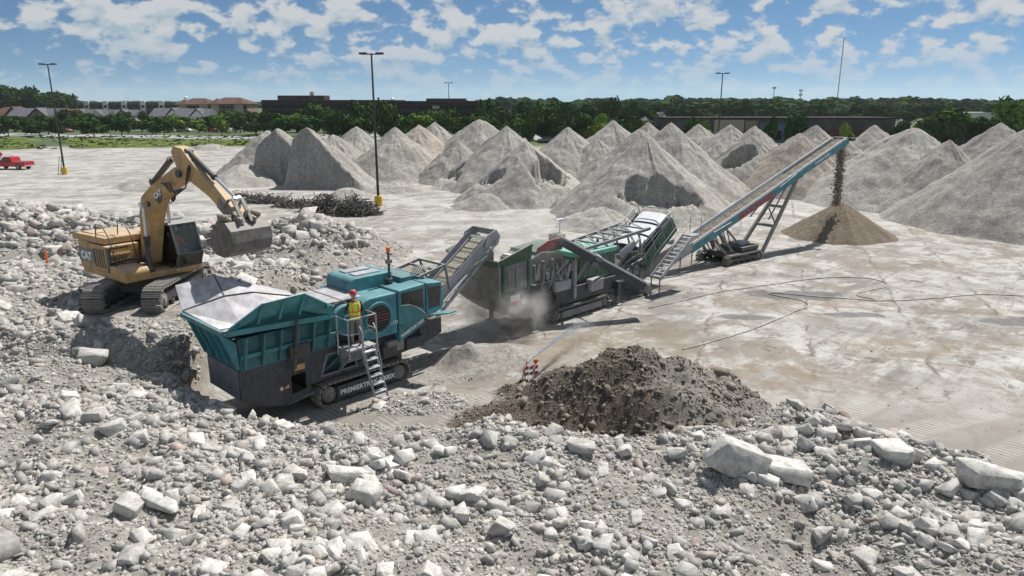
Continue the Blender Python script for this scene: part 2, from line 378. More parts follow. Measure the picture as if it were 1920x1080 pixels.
def ground_material():
    m = bpy.data.materials.new('concrete lot, crushed fines and soil'); m.use_nodes = True; t = NT(m.node_tree); m.node_tree.nodes.clear()
    p = t.n('ShaderNodeBsdfPrincipled'); o = t.n('ShaderNodeOutputMaterial'); t.put(o.inputs[0], p.outputs[0])
    pos = t.n('ShaderNodeNewGeometry').outputs['Position']
    sp = t.n('ShaderNodeSeparateXYZ'); t.put(sp.inputs[0], pos)
    at = t.n('ShaderNodeAttribute', attribute_name='tint'); ca = t.n('ShaderNodeSeparateColor'); t.put(ca.inputs[0], at.outputs['Color'])
    # concrete lot with dust, stains, tyre streaks
    a = t.noise(pos, 0.22, 7.0, 0.62, 0.6); b = t.noise(pos, 1.1, 7.0, 0.68)
    c = t.mix(t.ramp(a, 0.36, 0.62), (0.235, 0.222, 0.20), (0.44, 0.425, 0.395))
    c = t.mix(t.math('MULTIPLY', t.ramp(b, 0.50, 0.66), 0.62), c, (0.22, 0.185, 0.145))
    pale = t.ramp(t.noise(pos, 0.5, 7.0, 0.72, 0.6), 0.49, 0.60); c = t.mix(t.math('MULTIPLY', pale, 0.7), c, (0.52, 0.505, 0.475))
    pt = t.ramp(t.noise(pos, 0.30, 10.0, 0.74, 0.8), 0.50, 0.57); near_ = t.ramp(sp.outputs[1], 75.0, 45.0)
    c = t.mix(t.math('MULTIPLY', t.math('MULTIPLY', pt, near_), 0.75), c, (0.235, 0.20, 0.16))
    pt2 = t.ramp(t.noise(t.scl(pos, (1.0, 1.0, 0.3)), 0.75, 10.0, 0.78, 1.2), 0.545, 0.60)
    c = t.mix(t.math('MULTIPLY', t.math('MULTIPLY', pt2, near_), 0.7), c, (0.13, 0.112, 0.09))
    # wheel and track streaks, drawn out along the haul direction
    st = t.scl(pos, (0.05, 0.55, 0.0)); s1 = t.ramp(t.noise(st, 1.0, 6.0, 0.6, 0.8), 0.50, 0.66)
    far = t.ramp(sp.outputs[1], 36.0, 52.0)
    leftm = t.ramp(sp.outputs[0], 12.0, -6.0)
    c = t.mix(t.math('MULTIPLY', t.math('MULTIPLY', s1, far), t.math('MULTIPLY', leftm, 0.75)), c, (0.27, 0.25, 0.225))
    rotv = t.n('ShaderNodeVectorRotate'); rotv.inputs['Angle'].default_value = R(-46); t.put(rotv.inputs[0], pos)
    st2 = t.scl(rotv.outputs[0], (0.10, 0.9, 0.0)); s2 = t.ramp(t.noise(st2, 1.0, 7.0, 0.68, 1.2), 0.49, 0.62)
    c = t.mix(t.math('MULTIPLY', s2, t.math('MULTIPLY', t.ramp(sp.outputs[1], 60.0, 42.0), 0.45)), c, (0.17, 0.145, 0.115))
    # slab joints and cracks
    def joint(vec, sc_, wd):
        q = t.n('ShaderNodeSeparateXYZ'); t.put(q.inputs[0], vec)
        wob = t.math('MULTIPLY', t.math('SUBTRACT', t.noise(pos, 0.9, 5.0, 0.6), 0.5), 0.9)
        fr = t.math('FRACT', t.math('MULTIPLY', t.math('ADD', q.outputs[0], wob), sc_))
        return t.ramp(t.math('ABSOLUTE', t.math('SUBTRACT', fr, 0.5)), wd, 0.0)
    rj = t.n('ShaderNodeVectorRotate'); rj.inputs['Angle'].default_value = R(20); t.put(rj.inputs[0], pos)
    rk = t.n('ShaderNodeVectorRotate'); rk.inputs['Angle'].default_value = R(110); t.put(rk.inputs[0], pos)
    jt = t.math('MAXIMUM', joint(rj.outputs[0], 0.24, 0.030), t.math('MULTIPLY', joint(rk.outputs[0], 0.12, 0.014), 0.7))
    jt = t.math('MULTIPLY', jt, t.ramp(t.noise(pos, 0.5, 4.0, 0.6), 0.40, 0.60))
    c = t.mix(t.math('MULTIPLY', jt, 0.8), c, (0.11, 0.09, 0.07))
    c = t.mix(1.0, c, (0.88, 0.88, 0.88), 'MULTIPLY')
    # damp, dark ground where the spray lands
    def spot(cx, cy, rx, ry):
        u = t.math('DIVIDE', t.math('SUBTRACT', sp.outputs[0], cx), rx); v = t.math('DIVIDE', t.math('SUBTRACT', sp.outputs[1], cy), ry)
        d = t.math('SQRT', t.math('ADD', t.math('MULTIPLY', u, u), t.math('MULTIPLY', v, v)))
        return t.ramp(t.math('ADD', d, t.math('MULTIPLY', t.math('SUBTRACT', t.noise(pos, 0.8, 6.0, 0.65), 0.5), 1.8)), 1.0, 0.55)
    wet = None
    for q in [(14.6, 35.0, 3.6, 1.3), (10.6, 31.2, 1.6, 0.6), (7.2, 36.6, 2.2, 0.8), (23, 30.5, 2.5, 1.0), (6.5, 35.2, 1.2, 0.5), (16, 31.6, 2.2, .6)]:
        v = spot(*q); wet = v if wet is None else t.math('MAXIMUM', wet, v)
    wet = t.math('MULTIPLY', wet, t.math('SUBTRACT', 1.0, ca.outputs[0]))
    damp = t.math('MULTIPLY', t.math('MAXIMUM', t.math('MAXIMUM', spot(4.0, 27.5, 5.5, 3.2), spot(9.0, 24.0, 3.0, 2.0)), t.math('MAXIMUM', spot(16.0, 27.0, 4.0, 1.6), spot(14.0, 34.0, 6.0, 2.2))), 0.75)
    c = t.mix(t.math('MULTIPLY', damp, t.ramp(b, 0.35, 0.6)), c, (0.20, 0.16, 0.115))
    c = t.mix(t.math('MULTIPLY', wet, 0.75), c, (0.14, 0.125, 0.115))
    # tracked dirt apron beside the near rubble
    apron = t.math('MULTIPLY', t.ramp(t.math('ADD', sp.outputs[1], t.math('MULTIPLY', t.noise(pos, 0.4, 5.0, 0.6), 8.0)), 28.5, 23.5), 0.85)
    wv = t.n('ShaderNodeTexWave', wave_type='RINGS', rings_direction='Z'); wv.inputs['Scale'].default_value = 0.16; wv.inputs['Distortion'].default_value = 3.0; wv.inputs['Detail'].default_value = 4; wv.inputs['Detail Scale'].default_value = 1.6
    sh = t.n('ShaderNodeVectorMath', operation='SUBTRACT'); t.put(sh.inputs[0], pos); sh.inputs[1].default_value = (19.0, 11.0, 0); t.put(wv.inputs[0], sh.outputs[0])
    wv2 = t.n('ShaderNodeTexWave', wave_type='BANDS', bands_direction='DIAGONAL'); wv2.inputs['Scale'].default_value = 2.4; wv2.inputs['Distortion'].default_value = 3.0; wv2.inputs['Detail'].default_value = 3; t.put(wv2.inputs[0], sh.outputs[0])
    rib = t.math('MULTIPLY', t.ramp(wv2.outputs[1], 0.3, 0.8), t.ramp(wv.outputs[1], 0.45, 0.8))
    ac = t.mix(rib, (0.23, 0.212, 0.185), (0.36, 0.34, 0.305))
    ac = t.mix(t.math('MULTIPLY', t.ramp(b, 0.45, 0.65), 0.5), ac, (0.20, 0.18, 0.155))
    c = t.mix(apron, c, ac)
    # crushed fines, soil
    g1 = t.noise(pos, 5.0, 8.0, 0.75); g2 = t.noise(pos, 0.7, 5.0, 0.6)
    fines = t.mix(t.ramp(g1, 0.3, 0.7), (0.145, 0.134, 0.117), (0.36, 0.34, 0.305)); fines = t.mix(t.math('MULTIPLY', t.ramp(g2, 0.45, 0.65), 0.4), fines, (0.23, 0.205, 0.175))
    c = t.mix(t.ramp(ca.outputs[0], 0.15, 0.6), c, fines)
    soil = t.mix(t.ramp(g1, 0.3, 0.7), (0.040, 0.030, 0.022), (0.145, 0.115, 0.088))
    soilg = t.mix(t.ramp(g1, 0.3, 0.7), (0.11, 0.10, 0.09), (0.27, 0.25, 0.22))
    soil = t.mix(t.ramp(t.math('ADD', sp.outputs[0], t.math('MULTIPLY', g2, 3.0)), 4.5, 7.5), soil, soilg)
    c = t.mix(ca.outputs[1], c, soil)
    c = t.mix(t.math('MULTIPLY', ca.outputs[2], 0.8), c, (0.30, 0.225, 0.15))
    # far town ground: grass
    town = t.ramp(sp.outputs[1], 150.0, 165.0)
    gcol = t.mix(t.ramp(t.noise(pos, 0.05, 5.0, 0.6), 0.35, 0.65), (0.045, 0.075, 0.025), (0.095, 0.125, 0.045))
    c = t.mix(town, c, gcol)
    t.put(p.inputs['Base Color'], c)
    t.put(p.inputs['Roughness'], t.math('SUBTRACT', 0.92, t.math('MULTIPLY', wet, 0.72)))
    p.inputs['Specular IOR Level'].default_value = 0.35
    bp = t.n('ShaderNodeBump'); bp.inputs['Distance'].default_value = 0.05
    t.put(bp.inputs['Strength'], t.math('SUBTRACT', t.math('ADD', t.math('MULTIPLY', t.math('MAXIMUM', ca.outputs[0], ca.outputs[1]), 0.7), 0.18), t.math('MULTIPLY', wet, 0.17)))
    hh = t.math('ADD', t.noise(pos, 9.0, 8.0, 0.7), t.math('MULTIPLY', t.math('MULTIPLY', rib, t.math('MULTIPLY', apron, t.math('SUBTRACT', 1.0, t.math('MAXIMUM', ca.outputs[0], ca.outputs[1]), True))), 0.35))
    t.put(bp.inputs['Height'], hh); t.put(p.inputs['Normal'], bp.outputs[0])
    return m
me.materials.append(ground_material())
g = link('ground', me); tag(g, 'pale dusty concrete lot with churned rubble ground in front', 'ground', kind='structure')

# ------------------------------------------------------------------ gravel piles
def pile_material(name, lo, hi, sc_=2.5):
    m = bpy.data.materials.new(name); m.use_nodes = True; t = NT(m.node_tree); m.node_tree.nodes.clear()
    p = t.n('ShaderNodeBsdfPrincipled'); o = t.n('ShaderNodeOutputMaterial'); t.put(o.inputs[0], p.outputs[0])
    pos = t.n('ShaderNodeNewGeometry').outputs['Position']
    a = t.noise(pos, sc_, 9.0, 0.78); b = t.noise(pos, 0.35, 5.0, 0.6, 0.5)
    a2 = t.noise(pos, 7.0, 4.0, 0.8)
    c = t.mix(t.ramp(t.math('ADD', t.math('MULTIPLY', a, 0.55), t.math('MULTIPLY', a2, 0.45)), 0.36, 0.63), lo, hi)
    c = t.mix(t.math('MULTIPLY', t.ramp(b, 0.42, 0.68), 0.35), c, tuple(x*0.72 for x in lo))
    at = t.n('ShaderNodeAttribute', attribute_name='tint'); c = t.mix(1.0, c, at.outputs['Color'], 'MULTIPLY')
    oi = t.n('ShaderNodeObjectInfo'); v = t.math('ADD', t.math('MULTIPLY', oi.outputs['Random'], 0.16), 0.92)
    cb = t.n('ShaderNodeCombineColor'); [t.put(cb.inputs[i], v) for i in range(3)]
    c = t.mix(1.0, c, cb.outputs[0], 'MULTIPLY')
    t.put(p.inputs['Base Color'], c); p.inputs['Roughness'].default_value = 0.95; p.inputs['Specular IOR Level'].default_value = 0.2
    bp = t.n('ShaderNodeBump'); bp.inputs['Strength'].default_value = 0.85; bp.inputs['Distance'].default_value = 0.10
    t.put(bp.inputs['Height'], t.noise(pos, 3.5, 8.0, 0.8)); t.put(p.inputs['Normal'], bp.outputs[0])
    return m
PG = pile_material('grey crushed concrete', (0.20, 0.187, 0.166), (0.43, 0.408, 0.37))
PB = pile_material('brownish crushed concrete', (0.22, 0.19, 0.16), (0.42, 0.375, 0.32))
PD = pile_material('damp brown fresh gravel', (0.13, 0.105, 0.075), (0.25, 0.205, 0.15), 4.0)
def make_pile(name, X, Y, H, slope, cuts, mat, label, seed, blunt=0.5, group='crushed concrete stockpiles', nr=54, na=150, rough=1.0, cat='gravel pile'):
    r0 = (H+0.7)/slope*1.10
    rr = np.linspace(0, 1, nr)**0.9*r0; th = np.linspace(0, 2*math.pi, na, endpoint=False)
    RR, TH = np.meshgrid(rr, th, indexing='ij'); dx = RR*np.cos(TH); dy = RR*np.sin(TH); wx = X+dx; wy = Y+dy
    sl = slope*(1+0.10*(fbm(2.2*np.cos(TH)+seed, 2.2*np.sin(TH), seed, 3)-0.5)*2)
    z = H+blunt*0.4-np.sqrt((sl*RR)**2+blunt**2*0.6)
    gul = fbm(np.cos(TH)*7+seed, np.sin(TH)*7, seed+3, 3)-0.5
    z = z+rough*(0.38*gul*np.clip(RR/r0, 0, 1)*np.clip(1.25-RR/r0, 0, 1)*2+0.8*(fbm(wx*0.45, wy*0.45, seed+5)-0.5)*np.clip(RR/2.5, 0.1, 1)-0.18*np.abs(fbm(np.cos(TH)*5+9, np.sin(TH)*5+RR*0.1, seed+6, 3)-0.5)*np.clip(RR/2, 0, 1)*2+0.30*(fbm(wx*2.2, wy*2.2, seed+8)-0.5))
    shade = 0.86+0.30*(fbm(np.cos(TH)*12, np.sin(TH)*12+RR*0.12, seed+9, 4))
    for cdef in cuts:
        jag = (fbm(wx*0.9, wy*0.9, seed+20)-0.5)
        if cdef[0] == 'plane':
            _, ux, uy, off, k = cdef; s_ = dx*ux+dy*uy-off+0.9*jag
            zc = (H+0.3)-k*np.maximum(s_, 0)+0.35*(fbm(wx*1.6, wy*1.6+z*0.8, seed+31)-0.5)
            z = np.where(s_ > 0, np.minimum(z, zc), z)
        elif cdef[0] == 'bite':
            _, bx, by, rx, ry, fl = cdef; d = np.sqrt(((dx-bx)/rx)**2+((dy-by)/ry)**2)+0.8*jag
            wf = sstep(0.90, 1.0, d); lump = fl+2.6*np.maximum(fbm(wx*0.9, wy*0.9, seed+40)-0.48, 0)+0.6*(fbm(wx*2.5, wy*2.5, seed+41)-0.5)
            z = z*wf+np.minimum(z, lump)*(1-wf)
    z = np.maximum(z, -0.15)
    V = np.stack([dx, dy, z], -1).reshape(-1, 3)
    i = np.arange(nr*na).reshape(nr, na); j = np.roll(i, -1, 1)
    Fq = np.stack([i[:-1], i[1:], j[1:], j[:-1]], -1).reshape(-1, 4)
    me = fast_mesh(name, V, Fq, 4); sh = np.clip(shade, 0.7, 1.15).reshape(-1, 1)
    set_color(me, np.repeat(sh, 3, 1)); me.polygons.foreach_set('use_smooth', [True]*len(me.polygons)); me.materials.append(mat)
    o = link(name, me); o.location = (X, Y, 0)
    tag(o, label, cat, group); return o
PILES = [
    (857, 262, 90, [], PG, 'low rounded pile filling the gap left of the tan hollow'),
    (1120, 258, 84, [], PG, 'low pile wedged between the gullied cone and the cave pile'),
    (1345, 262, 86, [], PG, 'low pile between the pale streaked cone and the shadowed cut pile'),
    (1590, 262, 80, [], PG, 'low pile behind the conveyor head'),
    (1780, 262, 66, [], PG, 'low shoulder of gravel below the tall pale peak'),
    (625, 250, 97, [], PG, 'low saddle of gravel behind the wedge pile'),  # apex pixel, distance, cuts, material, label
    (500, 243, 97, [], PG, 'low grey pile half hidden behind the split cut pile'),
    (520, 239, 88, [('plane', -0.25, -0.97, 0.4, 3.2), ('plane', -0.95, -0.3, 1.6, 3.5)], PG, 'tall pile with a steep dug face split by a gap'),
    (575, 237, 83, [('plane', -0.25, -0.97, 0.2, 3.2), ('plane', -0.98, -0.2, 1.2, 4.0)], PG, 'wedge shaped pile with one big sheer dug face'),
    (668, 236, 104, [], PG, 'neat conical pile between the wedge and the lamp pole'),
    (740, 237, 93.5, [], PG, 'smooth full cone of grey gravel directly behind the tall lamp pole'),
    (785, 233, 110, [], PB, 'brownish gravel pile beside the smooth full cone'),
    (815, 228, 124, [], PG, 'small twin topped pile behind the brownish pile'),
    (900, 221, 112, [], PG, 'broad blunt topped pile in front of the dark office block'),
    (950, 235, 84, [('bite', -8.5, -3.0, 3.4, 3.0, 0.8)], PG, 'pile with a streaked tan hollow dug in its foot'),
    (985, 264, 72, [('bite', 2.6, -3.4, 2.4, 2.3, 1.6), ('bite', -3.6, -2.8, 1.7, 0.8, 1.3)], PG, 'shorter pile with two ragged scoops out of its front'),
    (1065, 237, 86, [], PG, 'gullied cone standing behind the scooped pile'),
    (1150, 225, 109, [], PG, 'tall far cone seen against the dark green trees'),
    (1215, 229, 128, [], PG, 'small distant cone below the gazebo roof'),
    (1200, 240, 79, [], PG, 'cone whose pale tip shows just behind the cave pile'),
    (1212, 253, 63, [('bite', 0.4, -5.2, 3.3, 1.55, 1.0)], PG, 'largest pile with a dark cave dug in its front'),
    (1258, 229, 117, [], PG, 'distant cone in front of the long low store'),
    (1275, 245, 76, [], PG, 'cone with a pale streak down its right flank'),
    (1310, 232, 113, [], PG, 'small rounded cone beside the thin far lamp pole'),
    (1370, 233, 101, [], PG, 'grey cone standing before the beige store wall'),
    (1415, 235, 99, [], PG, 'crumbled top of a far pile behind the shadowed cut pile'),
    (1410, 252, 82, [('bite', -2.6, -2.2, 2.6, 1.5, 2.2)], PG, 'pile with a shadowed diagonal cut across its face'),
    (1530, 233, 94, [], PG, 'rounded cone behind the upper end of the long conveyor'),
    (1500, 249, 78, [], PB, 'low brownish pile partly hidden by the long conveyor'),
    (1640, 233, 90, [], PG, 'cone just behind the falling gravel stream'),
    (1715, 235, 71, [], PG, 'big rounded pile behind the fresh brown cone'),
    (1878, 229, 82, [], PG, 'tall pale peak rising behind the huge foreground slope'),
    (1965, 222, 57, [], PG, 'huge grey slope rising to the edge of the lot'),
]
for i, (px, py, D, cuts, mt, lab) in enumerate(PILES):
    X, Y, H = dep(px, py, D)
    make_pile('gravel_pile', X, Y, H, 0.80 if i not in (13, 30) else 0.72, cuts, mt, lab, 100+i*7, blunt=0.14 if i not in (13, 30, 32) else 0.7)
for (px, py, H, lab, sl) in [(392, 281, 1.25, 'small pale stone heap by the grass strip', 0.3), (300, 350, 1.6, 'low mound of fines in the open lot', 0.28), (650, 372, 1.1, 'low heap of fines at the foot of the wedge pile', 0.5),
                       (735, 360, 1.2, 'low skirt of gravel beside the lamp pole', 0.4), (905, 392, 1.5, 'low heap of gravel before the scooped pile', 0.55), (1130, 430, 1.7, 'low apron heap at the foot of the cave pile', 0.5),
                       (850, 355, 1.3, 'small gravel hump under the tan hollow', 0.5), (455, 345, 2.4, 'crumbled lump heap at the left end of the stockpiles', 0.45)]:
    x, y, _ = gnd(px, py)
    make_pile('gravel_heap', x, y+1.5, H, sl, [], PG, lab, int(px), group='low gravel heaps', nr=26, na=60, cat='gravel heap')
make_pile('gravel_cone', 24.25, 52.0, 2.5, 0.66, [], PD, 'fresh damp brown gravel cone under the conveyor head', 900, blunt=0.25, group=None, rough=0.35)

# ------------------------------------------------------------------ rocks
def rock_proto(seed, detail=0, slab=1.0):
    r = np.random.default_rng(seed); bm = bmesh.new()
    for k in range(10):
        if k < 8: p = np.array([(-1, 1)[k & 1], (-1, 1)[k >> 1 & 1], (-1, 1)[k >> 2 & 1]])*r.uniform(0.42, 1.1, 3)
        else: p = r.uniform(-1, 1, 3); p = p/max(abs(p).max(), 1e-3)*r.uniform(0.9, 1.1)
        bm.verts.new((p[0]*0.5, p[1]*0.40*(0.75 if slab < .7 else 1), p[2]*0.33*slab))
    res = bmesh.ops.convex_hull(bm, input=bm.verts)
    bmesh.ops.delete(bm, geom=[v for v in bm.verts if not v.link_faces], context='VERTS')
    if detail:
        bmesh.ops.bevel(bm, geom=list(bm.edges), offset=0.014, segments=1, affect='EDGES')
        bmesh.ops.triangulate(bm, faces=bm.faces)
        bmesh.ops.subdivide_edges(bm, edges=[e for e in bm.edges if e.calc_length() > 0.12], cuts=1)
        bmesh.ops.triangulate(bm, faces=bm.faces)
        for v in bm.verts:
            q = v.co*6; n = float(fbm(np.array([q.x+q.z*0.7+seed]), np.array([q.y-q.z*0.5]), seed, 3)[0])-0.5
            v.co += v.normal*n*0.045
    else: bmesh.ops.triangulate(bm, faces=bm.faces)
    bmesh.ops.recalc_face_normals(bm, faces=bm.faces)
    V = np.array([v.co[:] for v in bm.verts]); bm.verts.index_update(); Fq = np.array([[v.index for v in f.verts] for f in bm.faces]); bm.free()
    return V, Fq
def rock_material():
    m = bpy.data.materials.new('broken concrete'); m.use_nodes = True; t = NT(m.node_tree); m.node_tree.nodes.clear()
    p = t.n('ShaderNodeBsdfPrincipled'); o = t.n('ShaderNodeOutputMaterial'); t.put(o.inputs[0], p.outputs[0])
    pos = t.n('ShaderNodeNewGeometry').outputs['Position']
    a = t.noise(pos, 4.0, 9.0, 0.72); s2 = t.noise(pos, 22.0, 4.0, 0.7)
    c = t.mix(t.ramp(a, 0.32, 0.66), (0.35, 0.335, 0.305), (0.62, 0.60, 0.56))
    c = t.mix(t.math('MULTIPLY', t.ramp(s2, 0.56, 0.70), 0.55), c, (0.24, 0.22, 0.195))
    at = t.n('ShaderNodeAttribute', attribute_name='tint'); c = t.mix(1.0, c, at.outputs['Color'], 'MULTIPLY')
    oi = t.n('ShaderNodeObjectInfo'); v = t.math('ADD', t.math('MULTIPLY', oi.outputs['Random'], 0.3), 0.82)
    cb = t.n('ShaderNodeCombineColor'); [t.put(cb.inputs[i], v) for i in range(3)]
    c = t.mix(1.0, c, cb.outputs[0], 'MULTIPLY')
    t.put(p.inputs['Base Color'], c); p.inputs['Roughness'].default_value = 0.93; p.inputs['Specular IOR Level'].default_value = 0.25
    bp = t.n('ShaderNodeBump'); bp.inputs['Strength'].default_value = 0.6; bp.inputs['Distance'].default_value = 0.03
    t.put(bp.inputs['Height'], t.math('ADD', t.noise(pos, 14.0, 8.0, 0.75), t.math('MULTIPLY', a, 1.5))); t.put(p.inputs['Normal'], bp.outputs[0])
    return m
ROCK = rock_material()
PROTO = [rock_proto(300+i, 0, [1.0, 0.8, 0.6, 1.15][i % 4]) for i in range(14)]
HERO = [rock_proto(500+i, 1, [1.0, 0.8, 0.55, 1.1][i % 4]) for i in range(10)]
def rotmats(n, tilt=0.5):
    yaw = rng.uniform(0, 2*math.pi, n); a = rng.normal(0, tilt, n); b = rng.normal(0, tilt, n)
    cy, sy, ca, sa, cb, sb = np.cos(yaw), np.sin(yaw), np.cos(a), np.sin(a), np.cos(b), np.sin(b)
    Z0 = np.zeros(n); O1 = np.ones(n)
    Rz = np.stack([cy, -sy, Z0, sy, cy, Z0, Z0, Z0, O1], -1).reshape(n, 3, 3)
    Rx = np.stack([O1, Z0, Z0, Z0, ca, -sa, Z0, sa, ca], -1).reshape(n, 3, 3)
    Ry = np.stack([cb, Z0, sb, Z0, O1, Z0, -sb, Z0, cb], -1).reshape(n, 3, 3)
    return Rz@Rx@Ry
def in_crusher(x, y):
    c, s = math.cos(C1A), math.sin(C1A); dx = x-C1[0]; dy = y-C1[1]
    lx = dx*c+dy*s; ly = -dx*s+dy*c
    return (lx > -4.3) & (lx < 4.0) & (np.abs(ly) < 1.75)
def in_excavator(x, y): return (x > -15.6) & (x < -11.9) & (y > 23.9) & (y < 29.6)
def on_screen(x, y, z, pad=60):
    zc = y*_c-(z-CAM_H)*_s; yc = y*_s+(z-CAM_H)*_c
    px = 960+FPX*x/zc; py = 540-FPX*yc/zc
    return (px > -pad) & (px < 1920+pad) & (py > -pad) & (py < 1080+pad+60), zc
def scatter(n, x0, x1, y0, y1, smin, smax, alpha, dens, rubmin=0.35):
    x = rng.uniform(x0, x1, n); y = rng.uniform(y0, y1, n)
    z, rub, soil, _ = terrain(x, y, True)
    ok = dens(x, y, z, rub, soil) > rng.random(n)
    ok &= ~in_crusher(x, y) & ~in_excavator(x, y)
    ok &= on_screen(x, y, z, 120)[0]
    x, y, z, rub, soil = x[ok], y[ok], z[ok], rub[ok], soil[ok]; n = len(x)
    s = smin*(1-rng.random(n)*(1-(smin/smax)**alpha))**(-1/alpha)
    return x, y, z, s, soil
def clump(x, y, f, seed): return sstep(0.36, 0.62, fbm(x*f, y*f, seed, 3))
BARE = [(2.9, 14.2, 1.3, 1.6), (5.6, 12.2, 1.2, 1.8), (-0.8, 15.6, 1.2, .8), (-12, 15.5, 2.0, 1.2), (-3.6, 17.2, 1.6, .7), (6.9, 17.6, 1.5, .7), (-13.5, 20, 2.5, 1.5)]
def bare(x, y):
    b = np.ones_like(x)
    for cx, cy, rx, ry in BARE: b = b*(1-0.80*np.clip(1.5-np.hypot((x-cx)/rx, (y-cy)/ry), 0, 1))
    return b
fore_d = lambda x, y, z, rub, soil: sstep(0.25, 0.7, rub)*(0.34+0.66*clump(x, y, 0.55, 71))*bare(x, y)*(1-0.72*soil)*np.where((y > 19.5) & (x > -10), 0.3, 1.0)
sets = [scatter(60000, -22, 17, 8, 23, 0.085, 0.62, 2.2, fore_d),
        scatter(6500, -30, -10, 22, 36, 0.16, 0.95, 2.4, lambda x, y, z, r, s: sstep(0.25, 0.7, r)*(0.25+0.75*clump(x, y, 0.45, 77))*np.where(y < 24, 0.45, 1.0)*np.where((x > -13) & (y < 24), .5, 1)),
        scatter(15000, -52, -9, 34, 54, 0.28, 1.25, 2.2, lambda x, y, z, r, s: sstep(0.4, 1.2, z)*(0.5+0.5*clump(x, y, 0.4, 79))*np.where((x > -14) & (y < 41), 0.15, 1.0)),
        scatter(240, 5.5, 14, 12.5, 21, 0.18, 0.8, 2.0, lambda x, y, z, r, s: sstep(0.5, 0.9, r)*(1-s)),
        scatter(1500, -2, 9, 17, 24, 0.07, 0.42, 2.1, lambda x, y, z, r, s: 0.9*s)]
RX, RY, RZ, RS, RSOIL = [np.concatenate(q) for q in zip(*sets)]
# the single pieces that stand out in the rubble (pixel, height guess, size, proportions)
SPECIAL = [
    (1385, 868, 1.25, 'large dark faced wedge of concrete tipped on edge in the rubble'),
    (1475, 885, 1.15, 'broad flat white concrete slab lying beside the dark faced wedge'),
    (1092, 838, 0.75, 'squared white concrete block below the dark soil mound'),
    (660, 893, 1.0, 'long rounded concrete slab lying across the rubble'),
    (300, 945, 1.0, 'long weathered kerb piece with a dark straight edge'),
    (430, 948, 0.42, 'small clean bright white paving piece'),
    (165, 650, 0.95, 'lone grey boulder beside the excavator shadow'),
    (685, 922, 0.72, 'smooth pale boulder with a flat dark underside'),
    (1670, 850, 0.85, 'rounded pale boulder on the crest of the rubble ridge'),
    (1860, 905, 1.25, 'long curved kerb slab along the edge of the ridge'),
]
order = np.argsort(-(RS/on_screen(RX, RY, RZ)[1]))
NBIG = 288
vis = on_screen(RX, RY, RZ, 0)[0]
big = [i for i in order if vis[i]][:NBIG]
bigset = np.zeros(len(RX), bool); bigset[big] = True
HM = []
for V, Fq in HERO:
    me = fast_mesh('concrete_chunk', V, Fq, 3); set_color(me, np.ones((len(V), 3))); me.materials.append(ROCK); HM.append(me)
RM = rotmats(len(RX), 0.35)
SHAPE = ['blocky', 'squat', 'flat slab like', 'chunky upright']
def zone(x, y, soil, s, k):
    d = ('big ' if s > 0.6 else 'small ' if s < 0.36 else '')+SHAPE[k % len(HERO) % 4]
    if soil > 0.5: return d+' earth stained stone in the dark soil mound', 'stones in the soil mound'
    if y > 33: return d+' pale chunk in the heap beyond the excavator', 'chunks heaped beyond the excavator'
    if x < -9.5 and y > 21: return d+' concrete chunk lying around the excavator tracks', 'chunks around the excavator'
    if x < -6.5 and y > 16.5: return d+' concrete chunk on the bank below the crusher hopper', 'chunks below the crusher hopper'
    if x < -0.5 and y > 16: return d+' concrete chunk on the rubble next to the crusher ladder', 'chunks next to the crusher ladder'
    if x < 6.0 and y > 15.5: return d+' concrete chunk along the foot of the soil mound', 'chunks along the foot of the soil mound'
    if x > 5.6: return d+' concrete chunk on the rubble ridge beside the tracked lot', 'chunks on the rubble ridge'
    return d+' concrete chunk in the open rubble field before the crusher', 'chunks in the rubble field'
def put_chunk(x, y, z, s, rm, label, group, k):
    o = bpy.data.objects.new('concrete_chunk', HM[k % len(HM)]); COL.objects.link(o)
    m = Matrix(rm.tolist()).to_4x4()@Matrix.Diagonal((s, s, s, 1)); m.translation = (x, y, z); o.matrix_world = m
    return tag(o, label, 'concrete chunk', group)
for k, i in enumerate(big):
    lab, grp = zone(RX[i], RY[i], RSOIL[i], RS[i], k)
    put_chunk(RX[i], RY[i], RZ[i]+RS[i]*0.02, RS[i], RM[i], lab, grp, k)
for k, (px, py, s, lab) in enumerate(SPECIAL):
    z = 1.0
    for _ in range(8):
        x, y, _z = gnd(px, py, z+0.1); z = tz(x, y)
    rm = np.array(Matrix.Rotation(random.uniform(-.4, .4) if k else 0.2, 3, 'Z')@Matrix.Rotation(0.55 if k == 0 else 0.12, 3, 'Y'))
    o = put_chunk(x, y, z+s*0.14, s, rm, lab, None, k*3+(0 if k else 3))
    if 'long' in lab: o.scale = (s*1.2, s*0.62, s*0.62)
    if 'slab' in lab and 'flat' in lab: o.scale = (s, s, s*0.5)
